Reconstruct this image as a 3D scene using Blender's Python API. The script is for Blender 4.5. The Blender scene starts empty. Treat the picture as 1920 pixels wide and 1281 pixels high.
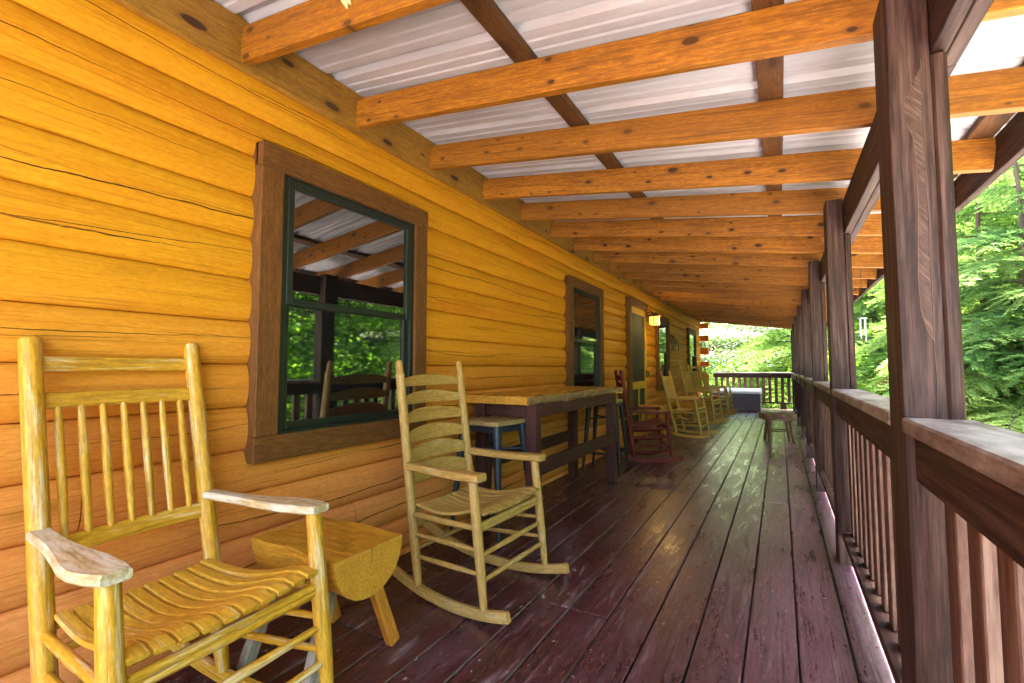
import bpy, math, random
import numpy as np
from mathutils import Vector, Matrix
R = math.radians
random.seed(7)
rng = np.random.default_rng(11)
sc = bpy.context.scene
C = sc.collection

# ------------------------------------------------------------------ camera
CAM_H = 1.10
cd = bpy.data.cameras.new('camera'); cam = bpy.data.objects.new('camera', cd); C.objects.link(cam)
cd.sensor_width = 36; cd.lens = 36 * 880 / 1920; cd.clip_start = .02; cd.clip_end = 2000
cam.location = (0, 0, CAM_H); cam.rotation_euler = (R(90 + 3.2195), 0, R(29.713))
sc.camera = cam
# ------------------------------------------------------------------ sky, sun, exposure
SUN_EL, SUN_AZ = 71.5, 18            # azimuth measured from +x towards +y
w = bpy.data.worlds.new('World'); sc.world = w; w.use_nodes = True
nt = w.node_tree; sky = nt.nodes.new('ShaderNodeTexSky'); sky.sky_type = 'NISHITA'; sky.sun_disc = False
sky.sun_elevation = R(SUN_EL); sky.sun_rotation = R(90 - SUN_AZ); sky.air_density = 1.0; sky.dust_density = 2.5; sky.ozone_density = 1.0
bg = nt.nodes['Background']; nt.links.new(sky.outputs[0], bg.inputs[0]); bg.inputs[1].default_value = .15
sd = bpy.data.lights.new('sun', 'SUN'); sd.energy = 4.5; sd.angle = R(3.0); sd.color = (1, .95, .86)
sun = bpy.data.objects.new('sun', sd); C.objects.link(sun)
dv = Vector((math.cos(R(SUN_EL)) * math.cos(R(SUN_AZ)), math.cos(R(SUN_EL)) * math.sin(R(SUN_AZ)), math.sin(R(SUN_EL))))
sun.rotation_euler = dv.to_track_quat('Z', 'Y').to_euler()
sc.view_settings.view_transform = 'Standard'; sc.view_settings.look = 'None'; sc.view_settings.gamma = 1
sc.view_settings.exposure = 4.0
sc.render.engine = 'CYCLES'
sc.cycles.max_bounces = 10; sc.cycles.diffuse_bounces = 6; sc.cycles.glossy_bounces = 4; sc.cycles.transparent_max_bounces = 8

# ------------------------------------------------------------------ materials
def newmat(name):
    m = bpy.data.materials.new(name); m.use_nodes = True
    nt = m.node_tree; b = nt.nodes['Principled BSDF']
    return m, nt, b
def N(nt, t, **kw):
    n = nt.nodes.new(t)
    for k, v in kw.items():
        if k in n.inputs.keys() and not hasattr(n, k): n.inputs[k].default_value = v
        elif k in n.inputs.keys() and k in ('Scale', 'Detail', 'Vector', 'Value'): n.inputs[k].default_value = v
        else: setattr(n, k, v)
    return n
def mixc(nt, fac, a, b, mode='MIX'):
    n = nt.nodes.new('ShaderNodeMix'); n.data_type = 'RGBA'; n.blend_type = mode
    for i, v in ((0, fac), (6, a), (7, b)):
        if isinstance(v, bpy.types.NodeSocket): nt.links.new(v, n.inputs[i])
        else: n.inputs[i].default_value = (*v, 1) if isinstance(v, tuple) and len(v) == 3 else v
    return n.outputs[2]
def ramp(nt, src, lo, hi, a=0., b=1.):
    n = nt.nodes.new('ShaderNodeMapRange'); n.clamp = True
    nt.links.new(src, n.inputs[0]); n.inputs[1].default_value = lo; n.inputs[2].default_value = hi; n.inputs[3].default_value = a; n.inputs[4].default_value = b
    return n.outputs[0]
def math_(nt, op, a, b=0.):
    n = nt.nodes.new('ShaderNodeMath'); n.operation = op
    for i, v in enumerate((a, b)):
        if isinstance(v, bpy.types.NodeSocket): nt.links.new(v, n.inputs[i])
        else: n.inputs[i].default_value = v
    return n.outputs[0]
def gc(nt, scale):
    a = nt.nodes.new('ShaderNodeAttribute'); a.attribute_name = 'gc'
    v = nt.nodes.new('ShaderNodeVectorMath'); v.operation = 'MULTIPLY'; v.inputs[1].default_value = scale
    nt.links.new(a.outputs['Vector'], v.inputs[0]); return v.outputs[0]
def noise(nt, vec, scale=1., detail=4., rough=.6, dist=0.):
    n = nt.nodes.new('ShaderNodeTexNoise'); n.inputs['Scale'].default_value = scale; n.inputs['Detail'].default_value = detail
    n.inputs['Roughness'].default_value = rough; n.inputs['Distortion'].default_value = dist
    nt.links.new(vec, n.inputs['Vector']); return n.outputs['Fac']
def bump(nt, b, h, strength=.3, dist=.004):
    n = nt.nodes.new('ShaderNodeBump'); n.inputs['Strength'].default_value = strength; n.inputs['Distance'].default_value = dist
    nt.links.new(h, n.inputs['Height']); nt.links.new(n.outputs[0], b.inputs['Normal'])
def wood(name, c1, c2, rough=.55, knots=0., knotcol=(.05, .015, .005), wear=None, wearlo=.55, wearhi=.7, wscale=5., grain=(2., 28., 28.), bstr=.3, spec=.4, lines=.35, weargrain=(1., 3., 3.), kscale=(2.4, 7., 7.), rings=.3, ringn=38., objvar=0., ringsc=(.55, 7., 7.)):
    m, nt, b = newmat(name)
    g = noise(nt, gc(nt, grain), 1., 5., .65, .5)
    big = noise(nt, gc(nt, (1.1, 6., 6.)), 1., 3.)
    col = mixc(nt, ramp(nt, g, .3, .7), c1, c2)
    col = mixc(nt, ramp(nt, big, .35, .75, 0, .45), col, tuple(x * .6 for x in c1))
    rn = noise(nt, gc(nt, ringsc), 1., 2., .45)
    ring = ramp(nt, math_(nt, 'SINE', math_(nt, 'MULTIPLY', rn, ringn * 3.)), .35, 1., 0, rings)
    col = mixc(nt, ring, col, tuple(x * .55 for x in c1))
    fine = noise(nt, gc(nt, (3., 95., 95.)), 1., 2., .5, .8)
    pores = noise(nt, gc(nt, (26., 130., 130.)), 1., 3., .7)
    col = mixc(nt, ramp(nt, pores, .48, .66, 0, .55), col, tuple(x * .5 for x in c1))
    col = mixc(nt, ramp(nt, pores, .46, .30, 0, .45), col, tuple(min(.9, x * 1.35) for x in c2))
    dark = ramp(nt, fine, .56, .7, 0, lines)
    col = mixc(nt, dark, col, tuple(x * .35 for x in c1))
    h = g
    if knots:
        v = nt.nodes.new('ShaderNodeTexVoronoi'); v.inputs['Scale'].default_value = 1; v.voronoi_dimensions = '2D'
        sx_ = nt.nodes.new('ShaderNodeSeparateXYZ'); nt.links.new(gc(nt, kscale), sx_.inputs[0]); cb_ = nt.nodes.new('ShaderNodeCombineXYZ')
        nt.links.new(sx_.outputs[0], cb_.inputs[0]); nt.links.new(math_(nt, 'ADD', sx_.outputs[1], sx_.outputs[2]), cb_.inputs[1]); nt.links.new(cb_.outputs[0], v.inputs['Vector'])
        pick = nt.nodes.new('ShaderNodeSeparateColor'); nt.links.new(v.outputs['Color'], pick.inputs[0])
        sel = ramp(nt, pick.outputs[0], 1 - knots, 1 - knots + .01)
        d = math_(nt, 'ADD', math_(nt, 'DIVIDE', v.outputs['Distance'], ramp(nt, pick.outputs[1], 0, 1, .35, 1.35)), math_(nt, 'MULTIPLY', math_(nt, 'SUBTRACT', fine, .5), .05))
        halo = math_(nt, 'MULTIPLY', ramp(nt, d, .12, .24, .5, 0), sel)
        core = math_(nt, 'MULTIPLY', ramp(nt, d, .095, .118, 1, 0), sel)
        col = mixc(nt, halo, col, tuple(x * .45 for x in c1)); col = mixc(nt, core, col, knotcol)
    if wear:
        wn = noise(nt, gc(nt, tuple(x * wscale for x in weargrain)), 1., 6., .7)
        col = mixc(nt, ramp(nt, wn, wearlo, wearhi, 0, .85), col, wear)
    if objvar:
        oi = nt.nodes.new('ShaderNodeObjectInfo'); st = noise(nt, gc(nt, (2.2, 9., 9.)), 1., 6., .72)
        col = mixc(nt, ramp(nt, st, .50, .70, 0, objvar), col, tuple(x * .33 for x in c1))
        col = mixc(nt, math_(nt, 'MULTIPLY', oi.outputs['Random'], objvar), col, (c1[0] * .62, c1[1] * .72, c1[2] * 1.2))
    nt.links.new(col, b.inputs['Base Color'])
    b.inputs['Roughness'].default_value = rough; b.inputs['Specular IOR Level'].default_value = spec
    nt.links.new(ramp(nt, g, .2, .8, rough * .8, min(1, rough * 1.2)), b.inputs['Roughness'])
    bump(nt, b, mixc(nt, .5, fine, g), bstr, .003)
    return m
def plain(name, col, rough=.5, metal=0., var=.15, vs=(6, 6, 6), bstr=.05, spec=.5, ior=None):
    m, nt, b = newmat(name)
    g = noise(nt, gc(nt, vs), 1., 5.)
    nt.links.new(mixc(nt, ramp(nt, g, .3, .7), tuple(x * (1 - var) for x in col), tuple(min(1, x * (1 + var)) for x in col)), b.inputs['Base Color'])
    b.inputs['Roughness'].default_value = rough; b.inputs['Metallic'].default_value = metal; b.inputs['Specular IOR Level'].default_value = spec
    if ior: b.inputs['IOR'].default_value = ior
    if bstr: bump(nt, b, noise(nt, gc(nt, tuple(x * 6 for x in vs)), 1., 3.), bstr, .002)
    return m

def log_material():
    # gc = (metres along the log, metres up the log's face, log number * 7)
    m, nt, b = newmat('oiled_log')
    g = noise(nt, gc(nt, (1.6, 45., 1.)), 1., 4., .6, .4)
    blot = noise(nt, gc(nt, (1.3, 7., 1.)), 1., 4.)
    col = mixc(nt, ramp(nt, g, .3, .7), (.65, .275, .009), (.77, .36, .015))
    col = mixc(nt, ramp(nt, blot, .4, .75, 0, .5), col, (.60, .20, .008))
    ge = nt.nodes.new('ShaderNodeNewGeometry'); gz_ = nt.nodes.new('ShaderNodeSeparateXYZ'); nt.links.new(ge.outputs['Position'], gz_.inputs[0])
    per = noise(nt, gc(nt, (.25, 0., 1.)), 1., 2.)
    col = mixc(nt, ramp(nt, per, .35, .7, 0, .55), col, (.62, .22, .010))
    sky_tint = math_(nt, 'ADD', gz_.outputs[2], math_(nt, 'MULTIPLY', blot, .7))          # salmon skylight painted into the colour of the lower courses
    col = mixc(nt, ramp(nt, sky_tint, 1.75, .75, 0, .8), col, (.72, .235, .085))
    red = noise(nt, gc(nt, (.9, 5., 1.3)), 1., 5., .65)
    col = mixc(nt, ramp(nt, red, .52, .72, 0, .5), col, (.60, .16, .010))
    # knots
    v = nt.nodes.new('ShaderNodeTexVoronoi'); v.inputs['Scale'].default_value = 1
    nt.links.new(gc(nt, (1.5, 6., 1.)), v.inputs['Vector'])
    pick = nt.nodes.new('ShaderNodeSeparateColor'); nt.links.new(v.outputs['Color'], pick.inputs[0])
    sel = ramp(nt, pick.outputs[0], .75, .76)
    col = mixc(nt, math_(nt, 'MULTIPLY', ramp(nt, v.outputs['Distance'], .03, .2, .7, 0), sel), col, (.30, .10, .008))
    # drying checks: wavy dark cracks along the log
    a = nt.nodes.new('ShaderNodeAttribute'); a.attribute_name = 'gc'
    sep = nt.nodes.new('ShaderNodeSeparateXYZ'); nt.links.new(a.outputs['Vector'], sep.inputs[0])
    cracks = None
    for off, thr, th in ((0., .46, .0012), (31., .50, .0008), (57., .52, .0006)):
        wob = noise(nt, gc(nt, (.42, .0, 1.)) if not off else gc(nt, (.5, .0, 1.7 + off * .03)), 1., 9., .55)
        cen = ramp(nt, wob, .2, .8, .03, .15)
        d = math_(nt, 'ABSOLUTE', math_(nt, 'SUBTRACT', sep.outputs[1], cen))
        pres = noise(nt, gc(nt, (.55, .0, 3.1 + off)), 1., 2.)
        wid = ramp(nt, pres, thr, thr + .12, 0, th * 2.2)
        c = math_(nt, 'MULTIPLY', math_(nt, 'LESS_THAN', d, wid), math_(nt, 'GREATER_THAN', wid, th * .35))
        cracks = c if cracks is None else math_(nt, 'MAXIMUM', cracks, c)
    col = mixc(nt, cracks, col, (.025, .010, .003))
    pore = noise(nt, gc(nt, (34., 120., 1.)), 1., 3., .7)
    col = mixc(nt, ramp(nt, pore, .50, .68, 0, .38), col, (.46, .15, .006)); col = mixc(nt, ramp(nt, pore, .44, .30, 0, .35), col, (.86, .46, .04))
    stain = noise(nt, gc(nt, (3.5, 9., 1.)), 1., 7., .75)
    col = mixc(nt, ramp(nt, stain, .56, .70, 0, .42), col, (.42, .16, .008))
    hair = noise(nt, gc(nt, (2.2, 150., 1.)), 1., 2., .5, .6)
    col = mixc(nt, ramp(nt, hair, .57, .68, 0, .5), col, (.36, .12, .01))
    nt.links.new(col, b.inputs['Base Color']); b.inputs['Roughness'].default_value = .62; b.inputs['Specular IOR Level'].default_value = .15
    h = math_(nt, 'SUBTRACT', math_(nt, 'MULTIPLY', g, .25), cracks)
    bump(nt, b, h, .5, .004)
    return m
M = {}
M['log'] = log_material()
M['log_end'] = wood('log_end', (.55, .15, .012), (.62, .18, .015), .6, bstr=.2)
M['trim'] = wood('rough_trim', (.13, .045, .007), (.21, .080, .012), .75, grain=(3., 70., 70.), wear=(.30, .14, .03), wearlo=.6, wearhi=.75, wscale=8, bstr=.6)
M['rafter'] = wood('rafter_pine', (.31, .100, .004), (.55, .21, .010), .6, objvar=.5, rings=.5, ringsc=(.4, 8., 8.), knots=.5, knotcol=(.030, .008, .003), bstr=.35, lines=.85, kscale=(5., .01, 9.5), grain=(2., 60., 60.))
M['ledger'] = wood('ledger_pine', (.32, .145, .016), (.43, .205, .024), .65, objvar=.4, knots=.4, bstr=.4, lines=.5, kscale=(3., 8., .01))
M['purlin'] = wood('purlin_brown', (.085, .030, .006), (.15, .058, .011), .7, knots=.4, bstr=.5, lines=.6)
M['darkwood'] = wood('dark_brown_stain', (.020, .0065, .0055), (.038, .0125, .009), .62, wear=(.115, .062, .048), wearlo=.46, wearhi=.70, wscale=5, weargrain=(.5, 11., 11.), rings=.1, bstr=.6, lines=.6, spec=.3)
M['cap'] = wood('weathered_rail_cap', (.075, .038, .030), (.12, .07, .058), .5, wear=(.42, .36, .35), wearlo=.42, wearhi=.64, wscale=3, bstr=.6, lines=.5, spec=.5)
def deck_material():
    m, nt, b = newmat('deck_maroon')
    g = noise(nt, gc(nt, (2., 40., 40.)), 1., 5., .65, .6)
    col = mixc(nt, ramp(nt, g, .3, .7), (.034, .0055, .0075), (.092, .014, .016))
    dirt = noise(nt, gc(nt, (1.3, 4., 4.)), 1., 6., .7)
    col = mixc(nt, ramp(nt, dirt, .48, .66, 0, .55), col, (.125, .060, .070))
    wl = noise(nt, gc(nt, (2.5, 14., 14.)), 1., 7., .75)
    col = mixc(nt, ramp(nt, wl, .56, .66, 0, .6), col, (.30, .215, .225))
    geo = nt.nodes.new('ShaderNodeNewGeometry'); sg_ = nt.nodes.new('ShaderNodeSeparateXYZ'); nt.links.new(geo.outputs['Position'], sg_.inputs[0])
    near = math_(nt, 'ADD', sg_.outputs[0], math_(nt, 'MULTIPLY', wl, .45))      # boards paled towards the open side: rain wear plus painted-in sky glow
    col = mixc(nt, ramp(nt, near, -.7, .62, 0, .46), col, (.24, .145, .20))
    sp = noise(nt, gc(nt, (26., 34., 34.)), 1., 3., .6)
    col = mixc(nt, ramp(nt, sp, .67, .71, 0, .85), col, (.52, .45, .42))
    pore = noise(nt, gc(nt, (30., 110., 110.)), 1., 3., .7)
    col = mixc(nt, ramp(nt, pore, .50, .66, 0, .6), col, (.016, .003, .005)); col = mixc(nt, ramp(nt, pore, .42, .28, 0, .5), col, (.26, .17, .19))
    fine = noise(nt, gc(nt, (3., 120., 120.)), 1., 2., .5, .8)
    col = mixc(nt, ramp(nt, fine, .53, .64, 0, .75), col, (.014, .004, .005))
    nt.links.new(col, b.inputs['Base Color'])
    nt.links.new(ramp(nt, wl, .3, .7, .17, .50), b.inputs['Roughness']); b.inputs['Specular IOR Level'].default_value = .8
    bump(nt, b, mixc(nt, .5, fine, g), .28, .003)
    return m
M['deck'] = deck_material()
def metal_roof():
    m, nt, b = newmat('white_roof_metal')
    g = noise(nt, gc(nt, (1.2, 6., 6.)), 1., 6., .7)
    col = mixc(nt, ramp(nt, g, .4, .75), (.54, .53, .575), (.38, .36, .40))
    st = noise(nt, gc(nt, (7., 12., 12.)), 1., 4., .7)
    col = mixc(nt, ramp(nt, st, .66, .78, 0, .5), col, (.32, .25, .20))
    nt.links.new(col, b.inputs['Base Color']); b.inputs['Roughness'].default_value = .28; b.inputs['Specular IOR Level'].default_value = .5
    return m
M['roof'] = metal_roof()
M['sash'] = plain('dark_green_sash', (.010, .017, .012), .45)
M['glass'] = plain('reflective_glass', (.004, .006, .008), .0, var=0, bstr=0, ior=2.9)
b_ = M['glass'].node_tree; bump(b_, b_.nodes['Principled BSDF'], noise(b_, gc(b_, (3., 3., 3.)), 1., 2.), .05, .01)
M['screened'] = plain('glass_behind_screen', (.005, .009, .012), .03, var=0, bstr=0, ior=3.2)
M['mesh'] = plain('door_screen', (.030, .034, .022), .8, var=.2, vs=(300, 300, 300), bstr=.1)
M['yellow'] = wood('yellow_oiled_wood', (.70, .38, .018), (.78, .46, .03), .5, lines=.3)
M['chair_yellow'] = wood('golden_worn_wood', (.60, .275, .014), (.72, .38, .034), .45, rings=.08, wear=(.78, .66, .46), wearlo=.53, wearhi=.68, wscale=6, lines=.6, weargrain=(.55, 7., 7.), grain=(3., 60., 60.), bstr=.4)
M['chair_pale'] = wood('pale_worn_arm', (.46, .31, .13), (.60, .45, .26), .55, rings=.1, wear=(.68, .61, .50), wearlo=.45, wearhi=.62, wscale=5, lines=.5, weargrain=(1.2, 6., 6.), bstr=.4)
M['seat_yellow'] = wood('golden_seat_wood', (.62, .29, .018), (.72, .39, .04), .5, rings=0., lines=.3, wear=(.76, .58, .32), wearlo=.58, wearhi=.72, wscale=5, weargrain=(.4, 9., 9.), grain=(3., 60., 60.), bstr=.25)
M['chair_tan'] = wood('tan_painted_wood', (.41, .225, .055), (.52, .31, .085), .5, rings=.12, wear=(.56, .42, .22), wearlo=.56, wearhi=.8, wscale=4, lines=.3, grain=(3., 60., 60.), bstr=.25)
M['chair_red'] = wood('barn_red_paint', (.11, .009, .008), (.155, .014, .011), .45, spec=.25, rings=.1, lines=.3, bstr=.2)
M['chair_oak'] = wood('honey_oak_wood', (.50, .26, .035), (.64, .38, .08), .45, rings=.1, lines=.3, bstr=.25)
M['slab'] = wood('golden_half_log', (.52, .205, .011), (.66, .32, .022), .55, rings=.4, wear=(.30, .13, .012), wearlo=.52, wearhi=.78, wscale=6, lines=.4, grain=(3., 40., 40.), bstr=.6)
def end_grain():
    m, nt, b = newmat('sawn_end_grain'); a = nt.nodes.new('ShaderNodeAttribute'); a.attribute_name = 'gc'
    sp = nt.nodes.new('ShaderNodeSeparateXYZ'); nt.links.new(a.outputs['Vector'], sp.inputs[0])
    n1 = noise(nt, gc(nt, (9., 9., 1.)), 1., 4.); n2 = noise(nt, gc(nt, (90., 90., 1.)), 1., 3., .7); n3 = noise(nt, gc(nt, (16., 16., 1.)), 1., 5., .65)
    x = math_(nt, 'ADD', sp.outputs[0], .02); z = math_(nt, 'ADD', sp.outputs[1], .015)
    d = math_(nt, 'SQRT', math_(nt, 'ADD', math_(nt, 'MULTIPLY', x, x), math_(nt, 'MULTIPLY', z, z)))
    rg = ramp(nt, math_(nt, 'SINE', math_(nt, 'ADD', math_(nt, 'MULTIPLY', d, 780.), math_(nt, 'MULTIPLY', n1, 22.))), .1, 1., 0, .45)
    col = mixc(nt, ramp(nt, n3, .35, .7), (.58, .25, .014), (.44, .155, .010)); col = mixc(nt, rg, col, (.36, .14, .010)); col = mixc(nt, ramp(nt, n2, .45, .7, 0, .5), col, (.74, .46, .07))
    cr = math_(nt, 'ABSOLUTE', math_(nt, 'ADD', sp.outputs[0], math_(nt, 'SUBTRACT', math_(nt, 'MULTIPLY', n3, .02), .012)))
    ck = math_(nt, 'MULTIPLY', math_(nt, 'LESS_THAN', cr, .0016), math_(nt, 'GREATER_THAN', sp.outputs[1], -.055)); col = mixc(nt, ck, col, (.05, .02, .005))
    nt.links.new(col, b.inputs['Base Color']); b.inputs['Roughness'].default_value = .6; bump(nt, b, n2, .5, .003); return m
M['endgrain'] = end_grain()
M['slab_leg'] = wood('orange_leg_wood', (.50, .17, .015), (.58, .24, .03), .55, lines=.4)
M['slab_grey'] = wood('weathered_leg_wood', (.34, .26, .20), (.46, .38, .31), .7, lines=.5)
M['stump'] = wood('bark_brown', (.10, .055, .030), (.22, .14, .08), .8, wear=(.4, .34, .27), wearlo=.55, wearhi=.7, wscale=9, lines=.6, bstr=.8)
M['slabtop'] = wood('sealed_slab_top', (.50, .22, .025), (.66, .33, .05), .28, lines=.3, spec=.35, bstr=.05)
M['bark'] = wood('live_edge_bark', (.12, .065, .025), (.36, .22, .09), .75, wear=(.58, .42, .18), wearlo=.58, wearhi=.7, wscale=12, grain=(14, 60, 60), bstr=.9)
M['table'] = wood('plum_brown_frame', (.050, .013, .011), (.082, .025, .021), .55, spec=.3, wear=(.18, .12, .11), wearlo=.6, wearhi=.78, wscale=4, bstr=.3)
M['steel_blue'] = plain('dark_blue_steel', (.020, .025, .042), .42, .3, var=.25, vs=(8, 8, 8))
M['steel_black'] = plain('black_steel', (.012, .012, .016), .4, .3, var=.2)
M['stoolseat'] = wood('stool_seat_wood', (.36, .23, .09), (.48, .33, .15), .45, lines=.5)
M['tub'] = plain('grey_purple_cabinet', (.20, .165, .23), .6, var=.25, vs=(2, 40, 40))
M['tubcover'] = plain('pale_vinyl_cover', (.80, .80, .82), .5, var=.06)
M['iron'] = plain('black_iron', (.012, .011, .010), .5, .4)
M['scar'] = wood('pale_bark_scar', (.085, .052, .040), (.14, .092, .07), .6)
def sawn():
    m, nt, b = newmat('ridged_sawn_patch'); n1 = noise(nt, gc(nt, (190., 12., 3.)), 1., 4., .6, .4); n2 = noise(nt, gc(nt, (20., 30., 20.)), 1., 5., .7)
    col = mixc(nt, ramp(nt, n2, .35, .7), (.036, .013, .009), (.085, .040, .028)); col = mixc(nt, ramp(nt, n1, .54, .68, 0, .8), col, (.17, .11, .085))
    nt.links.new(col, b.inputs['Base Color']); b.inputs['Roughness'].default_value = .7; bump(nt, b, n1, .6, .003); return m
M['sawn'] = sawn()
M['baluster'] = wood('weathered_baluster', (.085, .036, .026), (.13, .062, .046), .6, wear=(.25, .16, .12), wearlo=.48, wearhi=.7, wscale=5, weargrain=(.4, 6., 6.), lines=.5, spec=.3)
M['rust'] = plain('red_brown_metal', (.10, .022, .012), .5, .2)
M['nest'] = plain('pale_nest_paper', (.62, .52, .28), .9, var=.2, vs=(60, 60, 60), bstr=.4)
M['white'] = plain('pale_metal', (.46, .48, .45), .4)
M['brass'] = plain('aged_brass', (.45, .36, .18), .35, .8)
m, nt, b = newmat('lit_amber_glass'); b.inputs['Base Color'].default_value = (.8, .55, .2, 1); b.inputs['Emission Color'].default_value = (1, .60, .10, 1); b.inputs['Emission Strength'].default_value = .11
M['lampglass'] = m

def leaf_mat(name, c1, c2, trans=.35, dead=None):
    m, nt, b = newmat(name)
    a = nt.nodes.new('ShaderNodeAttribute'); a.attribute_name = 'gc'
    sep = nt.nodes.new('ShaderNodeSeparateXYZ'); nt.links.new(a.outputs['Vector'], sep.inputs[0])
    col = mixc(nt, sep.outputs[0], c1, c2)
    if dead: col = mixc(nt, ramp(nt, sep.outputs[1], .80, .86), col, dead)
    nt.links.new(col, b.inputs['Base Color']); b.inputs['Roughness'].default_value = .55; b.inputs['Specular IOR Level'].default_value = .35
    t = nt.nodes.new('ShaderNodeBsdfTranslucent'); nt.links.new(col, t.inputs[0])
    mx = nt.nodes.new('ShaderNodeMixShader'); mx.inputs[0].default_value = trans
    nt.links.new(b.outputs[0], mx.inputs[1]); nt.links.new(t.outputs[0], mx.inputs[2])
    nt.links.new(mx.outputs[0], nt.nodes['Material Output'].inputs[0])
    return m
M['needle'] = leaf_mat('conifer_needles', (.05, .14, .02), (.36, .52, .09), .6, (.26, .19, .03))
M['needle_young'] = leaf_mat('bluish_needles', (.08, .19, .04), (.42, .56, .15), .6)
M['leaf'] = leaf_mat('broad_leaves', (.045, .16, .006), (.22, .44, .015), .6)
M['leaf_light'] = leaf_mat('light_leaves', (.05, .17, .010), (.20, .38, .04), .5)
M['bloom'] = leaf_mat('white_bracts', (.62, .64, .52), (.78, .78, .70), .4)
M['treebark'] = wood('tree_bark', (.07, .045, .03), (.14, .10, .07), .9, bstr=.9, grain=(3, 20, 20))
m, nt, b = newmat('gravel_and_moss')
tc = nt.nodes.new('ShaderNodeNewGeometry'); pos = tc.outputs['Position']
n1 = noise(nt, pos, .22, 4.); n2 = noise(nt, pos, 14., 4., .7); n3 = noise(nt, pos, 60., 2.)
sepp = nt.nodes.new('ShaderNodeSeparateXYZ'); nt.links.new(pos, sepp.inputs[0])
grav = mixc(nt, ramp(nt, n2, .3, .7), (.44, .39, .36), (.62, .57, .53)); grav = mixc(nt, ramp(nt, n3, .5, .7, 0, .5), grav, (.22, .18, .16))
grn = mixc(nt, ramp(nt, n2, .3, .7), (.05, .10, .015), (.14, .17, .04)); grn = mixc(nt, ramp(nt, n3, .5, .75), grn, (.16, .12, .06))
edge = math_(nt, 'ADD', sepp.outputs[0], math_(nt, 'MULTIPLY', n1, 2.5))
edge2 = math_(nt, 'ADD', sepp.outputs[1], math_(nt, 'MULTIPLY', n1, 2.5))
fac = math_(nt, 'MAXIMUM', ramp(nt, edge, 3.6, 4.6), ramp(nt, edge2, 19.8, 21.))
nt.links.new(mixc(nt, fac, grav, grn), b.inputs['Base Color']); b.inputs['Roughness'].default_value = .9
bump(nt, b, n2, .6, .03); M['ground'] = m

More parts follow.
